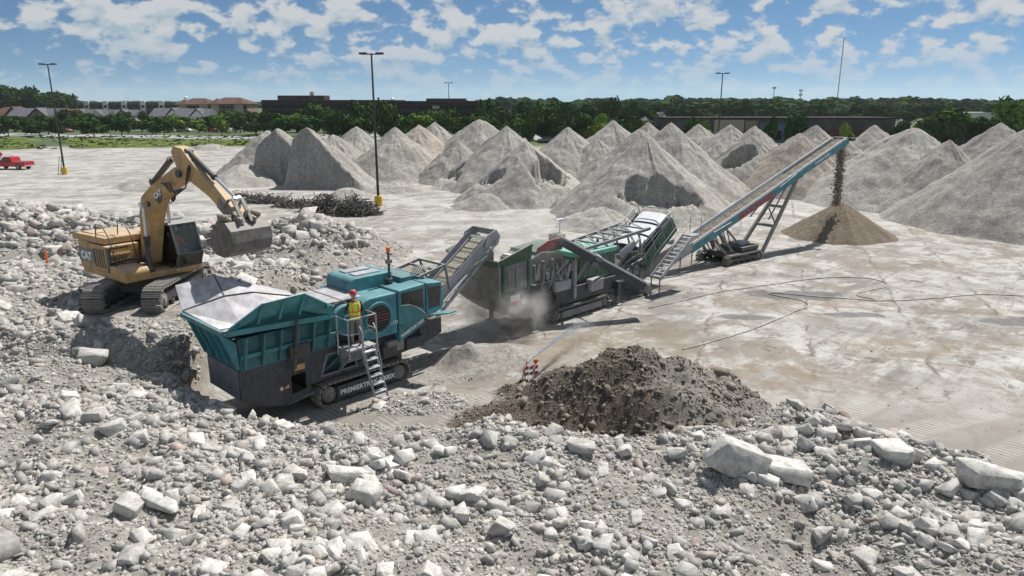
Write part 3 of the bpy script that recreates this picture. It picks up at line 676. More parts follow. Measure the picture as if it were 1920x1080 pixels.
def rock_mass(name, x, y, z, s, soil, protos, label, sink=0.1):
    n = len(x); RMs = rotmats(n, 0.5); pid = rng.integers(0, len(protos), n); Vs = []; Fs = []; Cs = []; off = 0
    st = np.exp(rng.normal(0, 0.28, (n, 3))); tint = rng.uniform(0.74, 1.08, n)
    warm = rng.random(n)
    col = np.stack([tint*(1+0.02*(warm > .8)), tint*(1-0.03*(warm > .8)-0.1*(warm > .985)), tint*(1-0.06*(warm > .8)-0.10*(warm > .985))], 1)
    col = col*(1-0.48*soil[:, None])*np.where(soil[:, None] > .4, np.array([1.0, .92, .82]), 1.0)
    for k, (V, Fq) in enumerate(protos):
        q = np.where(pid == k)[0]
        if not len(q): continue
        W = np.einsum('nij,nvj->nvi', RMs[q], V[None]*st[q][:, None, :])*s[q][:, None, None]+np.stack([x[q], y[q], z[q]+s[q]*sink], 1)[:, None, :]
        Vs.append(W.reshape(-1, 3)); Fs.append((Fq[None]+(np.arange(len(q))*len(V))[:, None, None]+off).reshape(-1, 3)); off += len(q)*len(V)
        Cs.append(np.repeat(col[q], len(V), 0))
    me = fast_mesh(name, np.concatenate(Vs), np.concatenate(Fs), 3); set_color(me, np.concatenate(Cs)); me.materials.append(ROCK)
    return tag(link(name, me), label, 'rubble', kind='stuff')
r_ = ~bigset
rock_mass('rubble', RX[r_], RY[r_], RZ[r_], RS[r_], RSOIL[r_], PROTO, 'pale broken concrete rubble covering the heaps', -0.02)
PEB = [rock_proto(700+i, 0) for i in range(5)]
def small(V, Fq):
    bm = bmesh.new(); r = np.random.default_rng(len(V)*7+int(abs(V[0, 0])*1000))
    for k in range(7): p = np.array([(-1, 1)[k & 1], (-1, 1)[k >> 1 & 1], (-1, 1)[k >> 2 & 1]])*r.uniform(.45, 1.1, 3); bm.verts.new((p[0]*.45, p[1]*.36, p[2]*.28))
    bmesh.ops.convex_hull(bm, input=bm.verts); bmesh.ops.triangulate(bm, faces=bm.faces); bm.verts.index_update()
    return np.array([v.co[:] for v in bm.verts]), np.array([[v.index for v in f.verts] for f in bm.faces])
PEB = [small(*p) for p in PEB]
x, y, z, s, so_ = scatter(120000, -20, 17, 8, 23.5, 0.035, 0.12, 2.0, lambda x, y, z, r, s: sstep(0.2, 0.6, np.maximum(r, s))*(0.45+0.55*clump(x, y, 0.8, 91))*(1-0.35*s))
x2, y2, z2, s2, so2 = scatter(16000, -34, -3, 23, 48, 0.07, 0.26, 2.2, lambda x, y, z, r, s: sstep(0.15, 0.6, r)*0.8)
x3, y3, z3, s3, so3 = scatter(2500, -3, 20, 16, 30, 0.03, 0.10, 2.0, lambda x, y, z, r, s: 0.35*clump(x, y, 0.3, 95))
rock_mass('gravel', np.concatenate([x, x2, x3]), np.concatenate([y, y2, y3]), np.concatenate([z, z2, z3]), np.concatenate([s, s2, s3]), np.concatenate([so_, so2, so3]), PEB, 'small loose stones strewn over the rubble ground', 0.05)

# ------------------------------------------------------------------ shared machine pieces
def stadium(cx, r, n=10):
    """closed belt path in x-z: points and tangents for wheels at +-cx, radius r, resting on z=0"""
    pts = []
    L = 4*cx+2*math.pi*r
    return L
def track_unit(root, y, cx, r, wdt, nshoe, rz, mat_frame, name='track', idler=True, outer=-1, shoe_h=0.05):
    """one crawler: frame mesh, with shoes, idler, sprocket and rollers as its pieces"""
    f = MB()
    f.b2(-cx, cx, y-wdt*0.30, y+wdt*0.30, r*0.55, r*1.35)
    fr = f.build(name, mat_frame, root, 0.02, rz=rz)
    sm = MB(); sm.box((0, 0, 0), (4*cx/nshoe*0+((4*cx+2*math.pi*r)/nshoe)*0.82, wdt, shoe_h)); 
    for q in (-0.32, 0.0, 0.32): sm.box((q*(4*cx+2*math.pi*r)/nshoe, 0, shoe_h*0.8), (0.024, wdt*0.98, 0.085))
    me = sm.mesh('track_shoe', M['track'])
    L = 4*cx+2*math.pi*r
    for i in range(nshoe):
        d = L*i/nshoe
        if d < 2*cx: p = (-cx+d, 2*r); a = 0.0
        elif d < 2*cx+math.pi*r: t = (d-2*cx)/r; p = (cx+r*math.sin(t), r+r*math.cos(t)); a = t
        elif d < 4*cx+math.pi*r: p = (cx-(d-2*cx-math.pi*r), 0.0); a = math.pi
        else: t = math.pi+(d-4*cx-math.pi*r)/r; p = (-cx+r*math.sin(t), r+r*math.cos(t)); a = t
        o = link('track_shoe', me, None, fr); o.location = (p[0], y, p[1]); o.rotation_euler = (0, a, 0)
    for nm, sx in (('idler', 1), ('sprocket', -1)):
        w_ = MB(); w_.cyl((sx*cx, y-wdt*0.30, r), (sx*cx, y+wdt*0.30, r), r*0.66, 20)
        w_.cyl((sx*cx, y+outer*wdt*0.28, r), (sx*cx, y+outer*wdt*0.40, r), r*0.50, 16); w_.cyl((sx*cx, y+outer*wdt*0.38, r), (sx*cx, y+outer*wdt*0.47, r), r*0.24, 12)
        w_.build(nm, M['dusty'], fr)
    n = max(3, int(cx*2/0.5))
    for i in range(n):
        w_ = MB(); xx = -cx+2*cx*(i+0.5)/n; w_.cyl((xx, y-wdt*.3, r*0.42), (xx, y+wdt*.3, r*0.42), r*0.34, 10); w_.build('roller', M['black'], fr)
    return fr
def rail(pts, r, name, mat, parent): 
    m = MB(); m.tube(pts, r, 8); return m.build(name, mat, parent, smooth=True)

# ------------------------------------------------------------------ person
def figure(name, joints, bones, radii, zones, parent=None):
    me = bpy.data.meshes.new(name); keys = list(joints); me.from_pydata([joints[k] for k in keys], [(keys.index(a), keys.index(b)) for a, b in bones], [])
    o = bpy.data.objects.new(name, me); COL.objects.link(o)
    sk = o.modifiers.new('skin', 'SKIN'); sk.use_smooth_shade = True
    sv = me.skin_vertices[0].data
    for i, k in enumerate(keys): r = radii[k]; sv[i].radius = r if isinstance(r, tuple) else (r, r); sv[i].use_root = (k == 'pelvis')
    ss = o.modifiers.new('sub', 'SUBSURF'); ss.levels = 2; ss.render_levels = 2
    dg = bpy.context.evaluated_depsgraph_get(); ev = o.evaluated_get(dg); m2 = bpy.data.meshes.new_from_object(ev)
    bpy.data.objects.remove(o)
    mats = [z[0] for z in zones]
    m2.materials.clear()
    for mm in mats: m2.materials.append(mm)
    for p in m2.polygons:
        p.use_smooth = True
        for i, (mm, test) in enumerate(zones):
            if test(p.center): p.material_index = i
    o = bpy.data.objects.new(name, m2); COL.objects.link(o)
    if parent: o.parent = parent
    return o
def hand(j, b, r, side, wrist, d, u):
    """five finger chains rooted in the palm"""
    d = Vector(d).normalized(); u = Vector(u).normalized(); s = d.cross(u).normalized(); w = Vector(wrist)
    j[side+'palm'] = w+d*0.075; b.append((side+'wrist', side+'palm')); r[side+'palm'] = (0.036, 0.018)
    for k, (off, ln) in enumerate([(-0.027, 0.06), (-0.009, 0.072), (0.009, 0.068), (0.026, 0.052)]):
        a = w+d*0.095+s*off; q = a+d*ln*0.55+u*0.012; e = a+d*ln*0.85+u*0.045
        for nm, p in (('a', a), ('b', q), ('c', e)): j[f'{side}f{k}{nm}'] = p; r[f'{side}f{k}{nm}'] = 0.0095
        b += [(side+'palm', f'{side}f{k}a'), (f'{side}f{k}a', f'{side}f{k}b'), (f'{side}f{k}b', f'{side}f{k}c')]
    t1 = w+d*0.04-s*0.04+u*0.015; t2 = w+d*0.085-s*0.055+u*0.03
    j[side+'t1'] = t1; j[side+'t2'] = t2; r[side+'t1'] = 0.012; r[side+'t2'] = 0.010
    b += [(side+'wrist', side+'t1'), (side+'t1', side+'t2')]
def head_mesh(parent, mat):
    bm = bmesh.new(); bmesh.ops.create_uvsphere(bm, u_segments=24, v_segments=18, radius=1)
    for v in bm.verts:
        x, y, z = v.co; k = 1.0
        if z < 0: k = 1-0.22*(-z)
        v.co = Vector((x*0.098*k+(0.012 if z < -0.1 else 0), y*0.078*k, z*0.118))
    me = bpy.data.meshes.new('head'); bm.to_mesh(me); bm.free(); me.materials.append(mat)
    me.polygons.foreach_set('use_smooth', [True]*len(me.polygons))
    h = link('head', me, None, parent)
    n = MB(); n.prism([(0.085, -0.025), (0.122, -0.022), (0.092, 0.03)], -0.014, 0.014); n.build('nose', mat, h, 0.005)
    for s in (-1, 1):
        e = MB(); e.cyl((0.086, s*0.032, 0.018), (0.096, s*0.031, 0.018), 0.012, 8); e.build('eye', M['boots'], h)
        e = MB(); e.cyl((-0.01, s*0.070, 0.0), (-0.012, s*0.092, 0.004), 0.03, 8, 0.02); e.build('ear', mat, h)
    e = MB(); e.box((0.094, 0, -0.05), (0.012, 0.045, 0.009)); e.build('mouth', M['redgrime'], h)
    return h
def helmet(parent, mat, c):
    m = MB(); n = 16
    prof = [(0.128, 0.0), (0.124, 0.05), (0.105, 0.105), (0.065, 0.142), (0.02, 0.155)]
    rings = [[(c[0]+r*math.cos(2*math.pi*i/n)*1.1, c[1]+r*math.sin(2*math.pi*i/n), c[2]+z) for i in range(n)] for r, z in prof]
    m.add([p for q in rings for p in q], [(a*n+i, a*n+(i+1) % n, (a+1)*n+(i+1) % n, (a+1)*n+i) for a in range(len(prof)-1) for i in range(n)]+[list(range(4*n, 5*n))])
    m.prism([(c[0]+0.195*math.cos(t)*1.0, c[1]+0.125*math.sin(t)) for t in [2*math.pi*i/20 for i in range(20)]], c[2]-0.006, c[2]+0.010, 'z')
    return m.build('hard_hat', mat, parent, smooth=False)

# ------------------------------------------------------------------ excavator
EX = empty('excavator', (-14.05, 26.8, 2.2), 0, 'yellow crawler excavator tipping its full bucket over the crusher hopper', 'excavator')
UA, LA = R(-36), R(-88)
for sy in (-1, 1):
    track_unit(EX, sy*1.05, 1.95, 0.43, 0.70, 46, LA, M['black'], outer=sy)
m = MB(); m.prism([(-1.0, 0.45), (1.0, 0.45), (0.8, 0.95), (-0.8, 0.95)], -0.75, 0.75); m.build('carbody', M['black'], EX, 0.03, rz=LA)
m = MB(); m.cyl((0, 0, 0.9), (0, 0, 1.1), 0.75, 28); m.build('swing_ring', M['black'], EX)
m = MB(); m.prism([(-2.2, -1.45), (-2.9, -1.0), (-3.1, 0), (-2.9, 1.0), (-2.2, 1.45), (1.15, 1.45), (1.15, -1.5)], 1.0, 1.22, 'z'); up = m.build('deck', M['yellow'], EX, 0.02, rz=UA)
cwp = [(-1.55, -1.48), (-2.35, -1.46), (-2.85, -1.05), (-3.15, -0.4), (-3.15, 0.4), (-2.85, 1.05), (-2.35, 1.46), (-1.55, 1.48)]
m = MB(); m.prism(cwp, 1.16, 2.24, 'z'); cw = m.build('counterweight', M['yellow'], EX, 0.07, rz=UA)
m = MB(); m.prism([(-2.95, 2.20), (-0.35, 2.24), (-0.35, 2.50), (-2.6, 2.48), (-2.9, 2.40)], -1.40, 0.30); hood = m.build('engine_hood', M['yellow'], EX, 0.05, rz=UA)
m = MB(); m.b2(-2.5, -1.6, -1.2, -0.7, 2.485, 2.52); m.b2(-1.4, -0.6, -1.2, -0.7, 2.50, 2.525); m.build('hood_panel', M['yellow'], hood, 0.01)
m = MB(); m.b2(-2.2, -0.9, 0.32, 1.40, 1.22, 2.36); m.build('left_housing', M['yellow'], EX, 0.05, rz=UA)
m = MB(); m.b2(-1.54, -0.12, -1.46, -0.25, 1.22, 2.195); sdh = m.build('pump_door', M['yellow'], EX, 0.03, rz=UA)
m = MB(); [m.b2(-1.1+i*0.18, -1.02+i*0.18, -1.475, -1.45, 1.35, 2.05) for i in range(5)]; m.build('louvre', M['black'], sdh)
text('CAT', 0.42, (-2.12, -1.492, 1.56), (1, 0, 0), (0, 0, 1), M['whitepaint'], cw, 0.018)
m = MB(); m.b2(-2.32, -1.10, -1.487, -1.478, 1.46, 1.98); m.build('decal_panel', M['midgrey'], cw)
# steps and toolbox at the right front
m = MB(); m.prism([(0.10, 1.0), (1.16, 1.0), (1.18, 1.36), (1.08, 1.50), (0.10, 1.52)], -1.52, -0.58); m.build('toolbox', M['yellow'], EX, 0.06, rz=UA)
for i, (xx, zz) in enumerate([(0.02, 1.66), (-0.12, 1.90), (-0.26, 2.12)]):
    m = MB(); m.b2(xx-0.13, xx+0.15, -1.45, -0.62, zz-0.05, zz)
    for k in range(7): m.b2(xx-0.13, xx+0.15, -1.43+k*0.12, -1.39+k*0.12, zz, zz+0.025)
    m.build('step', M['yellow'] if i == 1 else M['black'], EX, rz=UA)
m = MB(); m.b2(-0.10, 0.10, -1.49, -1.40, 1.22, 2.18); m.build('step_side', M['black'], EX, rz=UA)
for yy in (-1.42, -0.62):
    o = rail([(0.45, yy, 1.52), (0.30, yy, 2.15), (0.1, yy, 2.62), (-0.25, yy, 2.98), (-0.75, yy, 2.98), (-0.85, yy, 2.50)], 0.022, 'handrail', M['black'], EX); o.rotation_euler.z = UA
# cab
cabp = [(-0.62, 1.22), (1.28, 1.22), (1.52, 1.75), (1.30, 2.75), (1.10, 2.92), (-0.55, 2.92)]
y0, y1 = 0.36, 1.40
m = MB(); m.b2(-0.62, 1.30, y0, y1, 1.10, 1.30); cab = m.build('cab', M['yellow'], EX, 0.03, rz=UA)
m = MB(); m.prism([(-0.66, 2.86), (1.18, 2.86), (1.05, 2.98), (-0.6, 3.0)], y0-0.03, y1+0.01); m.b2(-0.4, 0.6, y0+.15, y1-.15, 2.98, 3.05); m.build('cab_roof', M['midgrey'], cab, 0.03)
for yy in (y0+0.03, y1-0.03):
    for a, b in (((-0.58, 1.28), (-0.58, 2.88)), ((0.35, 1.28), (0.32, 2.88)), ((1.28, 1.28), (1.50, 1.78)), ((1.50, 1.78), (1.14, 2.88)), ((-0.6, 1.3), (1.28, 1.3))):
        m = MB(); m.beam((a[0], yy, a[1]), (b[0], yy, b[1]), 0.07, 0.07, (0, 1, 0)); m.build('cab_post', M['black'], cab)
for a in ((1.28, 1.28), (1.50, 1.78), (1.14, 2.87)):
    m = MB(); m.beam((a[0], y0, a[1]), (a[0], y1, a[1]), 0.06, 0.06); m.build('cab_crossbar', M['black'], cab)
for q in ([(1.51, y0+.06, 1.80), (1.51, y1-.06, 1.80), (1.15, y1-.06, 2.84), (1.15, y0+.06, 2.84)], [(1.30, y0+.06, 1.32), (1.30, y1-.06, 1.32), (1.50, y1-.06, 1.76), (1.50, y0+.06, 1.76)],
          [(-.55, y0, 1.9), (.32, y0, 1.9), (.32, y0, 2.84), (-.55, y0, 2.84)], [(.38, y0, 1.33), (1.27, y0, 1.33), (1.48, y0, 1.78), (1.12, y0, 2.84), (.36, y0, 2.84)],
          [(-.55, y1, 1.33), (.32, y1, 1.33), (.32, y1, 2.84), (-.55, y1, 2.84)], [(.38, y1, 1.33), (1.27, y1, 1.33), (1.48, y1, 1.78), (1.12, y1, 2.84), (.36, y1, 2.84)]):
    m = MB(); m.plate(q, 0.008); m.build('window_pane', M['glass'], cab)
m = MB(); m.b2(-.58, .34, y0+.01, y0+.05, 1.3, 1.88); m.b2(-.58, -.54, y0+.04, y1-.04, 1.3, 2.86); m.build('cab_back_panel', M['black'], cab)
m = MB(); m.b2(-0.1, 0.45, 0.77, 1.24, 1.3, 1.72); m.prism([(-0.2, 1.7), (0.0, 1.7), (-0.13, 2.42), (-0.25, 2.40)], 0.78, 1.22); m.build('operator_seat', M['black'], cab, 0.04)
m = MB(); m.b2(0.75, 1.15, 0.6, 1.2, 1.3, 1.75); m.cyl((0.85, 0.5, 1.75), (0.85, 0.5, 1.95), 0.03, 8); m.build('console', M['black'], cab, 0.03)
# boom, stick, bucket
boom = [(0.05, 1.42), (0.02, 1.75), (0.26, 3.35), (0.55, 3.98), (1.25, 4.40), (3.10, 5.20), (3.50, 5.24), (3.66, 5.00), (3.48, 4.78), (2.45, 4.36), (1.55, 3.78), (1.12, 3.10), (0.62, 1.72), (0.50, 1.42)]
m = MB(); m.prism(boom, -0.25, 0.25); bo = m.build('boom', M['yellow'], EX, 0.025, rz=UA)
m = MB(); m.cyl((3.45, -0.36, 5.0), (3.45, 0.36, 5.0), 0.13, 14); m.cyl((0.3, -0.42, 1.62), (0.3, 0.42, 1.62), 0.14, 14); m.cyl((1.05, -0.5, 3.75), (1.05, 0.5, 3.75), 0.10, 12); m.build('pin', M['black'], bo)
for s in (-1, 1):
    m = MB(); m.prism([(1.55, 4.18), (1.95, 4.36), (2.1, 4.2), (2.05, 3.95), (1.85, 3.82), (1.62, 3.92)], s*0.256-0.003, s*0.256+0.003); lg = m.build('logo_plate', M['black'], bo)
    text('CAT', 0.27, (1.58, s*0.262, 3.98) if s < 0 else (2.02, s*0.262, 4.12), (0.92*(-s), 0, 0.40*(-s)), (-0.40, 0, 0.92), M['whitepaint'], bo, 0.012)
stick = [(2.95, 5.72), (3.12, 5.92), (3.62, 5.86), (3.98, 5.55), (4.75, 4.98), (6.35, 3.92), (6.50, 3.70), (6.32, 3.54), (6.05, 3.66), (5.0, 4.32), (3.95, 4.76), (3.40, 4.78), (3.22, 5.15)]
m = MB(); m.prism(stick, -0.22, 0.22); st_ = m.build('stick', M['yellow'], EX, 0.025, rz=UA)
for s in (-1, 1): m = MB(); m.prism([(5.6, 4.35), (6.3, 3.95), (6.5, 3.72), (6.33, 3.52), (6.0, 3.66), (5.45, 4.02)], s*0.225-0.012, s*0.225+0.012); m.build('wear_plate', M['dusty'], st_)
def ram(p0, p1, frac, r, y, nm, parent, rz):
    p0 = Vector((p0[0], y, p0[1])); p1 = Vector((p1[0], y, p1[1])); q = p0.lerp(p1, frac)
    m = MB(); m.cyl(p0, q, r, 14); m.cyl(q-(p1-p0).normalized()*0.1, q, r*1.25, 14); m.cyl(p0-Vector((0, 0.12, 0)), p0+Vector((0, 0.12, 0)), r*1.2, 12)
    b = m.build(nm, M['black'], parent, rz=rz)
    m = MB(); m.cyl(q, p1, r*0.58, 12); m.cyl(p1-Vector((0, 0.12, 0)), p1+Vector((0, 0.12, 0)), r*1.1, 12); m.build('rod', M['chrome'], b)
    return b
for s in (-1, 1): ram((0.95, 1.30), (1.05, 3.75), 0.52, 0.10, s*0.46, 'boom_cylinder', EX, UA)
ram((1.15, 4.55), (3.02, 5.74), 0.74, 0.105, 0, 'stick_cylinder', EX, UA)
ram((3.72, 5.74), (6.25, 4.32), 0.56, 0.09, 0, 'bucket_cylinder', EX, UA)
for s in (-1, 1):
    m = MB(); m.beam((5.85, s*0.27, 4.02), (6.28, s*0.27, 4.34), 0.05, 0.12, (0, 1, 0)); m.beam((6.28, s*0.16, 4.34), (6.78, s*0.16, 3.62), 0.06, 0.13, (0, 1, 0)); m.build('linkage', M['dusty'], EX, 0.01, rz=UA)
m = MB()
for k in range(4): m.tube([(2.2+k*0.05, -0.31, 4.6), (3.0, -0.42, 4.65-0.1*k), (3.35, -0.44, 4.25+0.06*k), (3.85, -0.34, 4.55), (3.95+.05*k, -0.25, 5.2), (4.1, -0.12, 5.5)], 0.022, 6)
m.build('hydraulic_hose', M['rubber'], EX, rz=UA)
bk = [(6.28, 3.62), (6.62, 3.66), (6.92, 3.40), (6.98, 3.02), (6.80, 2.68), (6.42, 2.50), (5.98, 2.55), (5.62, 2.80), (5.58, 2.85), (5.66, 2.88), (6.0, 2.66), (6.40, 2.60), (6.72, 2.76), (6.87, 3.05), (6.82, 3.36), (6.60, 3.55), (6.30, 3.54)]
m = MB(); m.prism(bk, -0.72, 0.72); bu = m.build('bucket', M['bucket'], EX, 0.012, rz=UA)
sp_ = [(6.28, 3.62), (6.62, 3.66), (6.92, 3.40), (6.98, 3.02), (6.80, 2.68), (6.42, 2.50), (5.98, 2.55), (5.60, 2.83), (5.72, 3.12)]
for s in (-1, 1): m = MB(); m.prism(sp_, s*0.72-0.02, s*0.72+0.02); m.build('side_plate', M['bucket'], bu)
for k in range(5): m = MB(); yy = -0.60+k*0.30; m.prism([(5.72, 2.78), (5.64, 2.70), (5.36, 3.00), (5.60, 2.92)], yy-0.06, yy+0.06); m.build('tooth', M['dusty'], bu, 0.008)
for s in (-1, 1): m = MB(); m.prism([(6.2, 3.5), (6.75, 3.5), (6.86, 3.74), (6.4, 3.86), (6.2, 3.70)], s*0.26-0.03, s*0.26+0.03); m.build('bucket_ear', M['dusty'], bu)
# the load heaped in the bucket: its own pieces
ca_, sa_ = math.cos(UA), math.sin(UA)
r5 = np.random.default_rng(5); nL = 150
lx = r5.uniform(5.35, 6.5, nL); ly = r5.uniform(-0.66, 0.66, nL); lz = 2.95+(lx-5.35)*0.62+r5.uniform(-0.12, 0.22, nL)
rock_mass('bucket_load', -14.05+lx*ca_-ly*sa_, 26.8+lx*sa_+ly*ca_, 2.2+lz, r5.uniform(0.12, 0.34, nL), np.full(nL, 0.75), PROTO, 'dark dirt and broken concrete heaped in the excavator bucket', 0.0)
bpy.data.objects['bucket_load']['category'] = 'bucket load'
# operator in the cab
J = {}; B = []; Rr = {}
def J_(k, p, r): J[k] = Vector(p); Rr[k] = r
J_('pelvis', (0, 0, 0.10), (0.15, 0.12)); J_('waist', (-0.02, 0, 0.28), (0.14, 0.11)); J_('chest', (0.0, 0, 0.48), (0.17, 0.12)); J_('neck', (0.02, 0, 0.64), 0.055); J_('nk2', (0.03, 0, 0.72), 0.05)
B += [('pelvis', 'waist'), ('waist', 'chest'), ('chest', 'neck'), ('neck', 'nk2')]
for s, q in ((1, 'l'), (-1, 'r')):
    J_(q+'sh', (0.0, s*0.20, 0.56), 0.065); J_(q+'el', (0.14, s*0.26, 0.33), 0.048); J_(q+'wrist', (0.38, s*0.24, 0.32), 0.032)
    J_(q+'hip', (0.05, s*0.10, 0.08), 0.09); J_(q+'kn', (0.46, s*0.13, 0.12), 0.07); J_(q+'an', (0.55, s*0.13, -0.28), 0.045); J_(q+'toe', (0.70, s*0.14, -0.33), 0.04)
    B += [('chest', q+'sh'), (q+'sh', q+'el'), (q+'el', q+'wrist'), ('pelvis', q+'hip'), (q+'hip', q+'kn'), (q+'kn', q+'an'), (q+'an', q+'toe')]
    hand(J, B, Rr, q, J[q+'wrist'], (1, 0, -0.1), (0, 0, -1))
OP = empty('person', (-14.05+0.25*ca_-1.0*sa_, 26.8+0.25*sa_+1.0*ca_, 2.2+1.66), UA, 'excavator operator in an orange shirt seated inside the cab', 'person')
figure('body', J, B, Rr, [(M['orangeshirt'], lambda c: True), (M['trousers'], lambda c: c.z < 0.17), (M['boots'], lambda c: c.z < -0.24), (M['skin'], lambda c: c.x > 0.37 and c.z > 0.25 or c.z > 0.66)], OP)
h = head_mesh(OP, M['skin']); h.location = (0.04, 0, 0.84); helmet(h, M['white'], (0.0, 0, 0.045))

# ------------------------------------------------------------------ jaw crusher
JC = empty('jaw_crusher', (C1[0], C1[1], 0), C1A, 'teal and navy tracked jaw crusher with a flared feed hopper', 'crusher')
for sy in (-1, 1):
    tk = track_unit(JC, sy*1.02, 1.40, 0.39, 0.52, 42, 0, M['navy'], outer=sy, shoe_h=0.04)
    m = MB(); m.b2(-1.12, 1.15, sy*1.20-0.03, sy*1.20+0.03, 0.16, 0.60); pl = m.build('side_panel', M['navy'], tk, 0.015)
    if sy < 0: text('PREMIERTRAK R400X', 0.235, (-1.02, -1.236, 0.29), (1, 0, 0), (0, 0, 1), M['whitepaint'], tk, 0.006)
# chassis side plates with openings
for sy in (-1, 1):
    y = sy*1.02
    m = MB(); m.prism([(-4.25, 1.05), (-3.55, 0.62), (-2.85, 0.44), (-2.85, 1.95), (-4.25, 1.95)], y-0.04, y+0.04)
    m.ring([(-2.85, 0.44), (-1.95, 0.60), (-1.95, 1.95), (-2.85, 1.95)], [(-2.65, 0.72), (-2.1, 0.80), (-2.1, 1.40), (-2.65, 1.40)], y-0.04, y+0.04)
    m.ring([(-1.95, 0.88), (0.55, 0.92), (0.55, 1.95), (-1.95, 1.95)], [(-1.55, 1.06), (-0.25, 1.08), (-0.35, 1.70), (-1.30, 1.70)], y-0.04, y+0.04)
    m.prism([(0.55, 0.92), (2.6, 1.08), (3.5, 1.35), (3.5, 1.95), (0.55, 1.95)], y-0.04, y+0.04)
    ch = m.build('chassis_side', M['navy'], JC, 0.012)
    m = MB(); m.ring([(-2.70, 0.68), (-2.05, 0.76), (-2.05, 1.45), (-2.70, 1.45)], [(-2.63, 0.75), (-2.12, 0.82), (-2.12, 1.38), (-2.63, 1.38)], y+sy*0.04-0.02, y+sy*0.04+0.02); m.build('opening_rim', M['black'], ch)
    m = MB(); m.ring([(-1.62, 1.02), (-0.2, 1.04), (-0.3, 1.76), (-1.36, 1.76)], [(-1.53, 1.08), (-0.27, 1.10), (-0.37, 1.68), (-1.29, 1.68)], y+sy*0.04-0.02, y+sy*0.04+0.02); m.build('opening_rim', M['midgrey'], ch)
    m = MB(); m.plate([(-1.5, y-sy*.3, 1.0), (-0.2, y-sy*.3, 1.0), (-0.2, y-sy*.3, 1.75), (-1.5, y-sy*.3, 1.75)], 0.03); m.beam((-1.4, y-sy*.15, 1.1), (-0.5, y-sy*.15, 1.6), 0.06, 0.1); m.build('inner_panel', M['tealdusty'], ch)
    if sy < 0:
        fl = MB(); cols = [M['green'], M['whitepaint'], M['orange']]
        for k in range(3): fl.mi = k; fl.b2(-3.05+k*0.055, -2.995+k*0.055, -1.068, -1.061, 0.98, 1.09)
        fl.build('flag_sticker', cols, ch)
        fl = MB()
        for k in range(7): fl.mi = k % 2; fl.b2(-2.84, -2.66, -1.068, -1.061, 1.0+k*0.016, 1.016+k*0.016)
        fl.mi = 2; fl.b2(-2.84, -2.77, -1.071, -1.0685, 1.055, 1.112)
        fl.build('flag_sticker', [M['red'], M['whitepaint'], M['navy']], ch)
m = MB(); m.prism([(-4.28, 1.05), (-3.55, 0.60), (-2.75, 0.40), (-1.3, 0.58), (-1.3, 0.66), (-2.75, 0.48), (-3.52, 0.68), (-4.22, 1.12), (-4.22, 1.95), (-4.28, 1.95)], -1.0, 1.0); m.build('belly_pan', M['midgrey'], JC, 0.01)
m = MB(); m.b2(-4.0, 3.3, -0.95, 0.95, 1.75, 1.93); m.b2(-1.9, 1.9, -0.72, 0.72, 0.35, 1.75); m.b2(0.6, 3.0, -0.8, 0.8, 1.1, 1.74); m.build('main_frame', M['black'], JC, 0.02)
# feeder sides below the hopper
for sy in (-1, 1):
    y = sy*1.10
    m = MB(); m.b2(-4.2, -1.0, y-0.03, y+0.03, 1.96, 2.95); fs_ = m.build('feeder_side', M['tealdusty'], JC, 0.01)
    for k, xx in enumerate((-4.1, -3.55, -3.0, -2.45, -1.9, -1.35)):
        m = MB(); m.prism([(y, 1.98), (y+sy*0.16, 2.05), (y+sy*0.42, 3.05), (y, 2.95)], xx-0.03, xx+0.03, 'x'); m.build('rib', M['tealdusty'], fs_)
    m = MB(); m.b2(-4.2, -1.0, y+sy*0.03, y+sy*0.15, 2.35, 2.47); m.build('stiffener', M['teal'], fs_, 0.01)
    m = MB(); m.b2(-2.9, -1.9, y+sy*0.034, y+sy*0.06, 2.50, 2.92); m.build('cover_plate', M['tealdusty'], fs_, 0.01)
# hopper: side walls of two folded panels, low back wall
def wall(pts_top, pts_mid, pts_bot, nm, ribs):
    mats = [M['steel'], M['teal']]
    root_ = None
    for a, b, part in ((pts_top, pts_mid, 'upper_panel'), (pts_mid, pts_bot, 'lower_panel')):
        m = MB(); n = len(a)
        for i in range(n-1):
            q = [Vector(a[i]), Vector(a[i+1]), Vector(b[i+1]), Vector(b[i])]
            nr = (q[1]-q[0]).cross(q[2]-q[0]).normalized()
            if nr.z < 0: nr = -nr
            lo = [p-nr*0.035 for p in q]
            m.mi = 0; m.add(q, [(0, 1, 2, 3)])
            m.mi = 1; m.add(q+lo, [(4, 7, 6, 5), (0, 4, 5, 1), (1, 5, 6, 2), (2, 6, 7, 3), (3, 7, 4, 0)])
        if root_ is None: root_ = m.build(nm, mats, JC)
        else: m.build(part, mats, root_)
    for p, q in ribs:
        m = MB(); m.beam(p, q, 0.07, 0.10); m.build('rib', M['teal'], root_)
    return root_
wall([(-4.62, 1.95, 4.10), (-3.40, 1.95, 4.22), (-2.5, 1.95, 3.85), (-1.0, 1.80, 3.25)], [(-4.72, 1.35, 3.40), (-3.40, 1.30, 3.62), (-2.5, 1.25, 3.58), (-1.0, 1.2, 3.15)], [(-4.2, 0.55, 2.85), (-3.3, 0.5, 2.80), (-2.4, 0.5, 2.75), (-1.0, 0.5, 2.7)], 'hopper_wall',
     [((x, 1.55, 3.2), (x, 1.9, 3.95)) for x in (-4.2, -3.4, -2.6)])
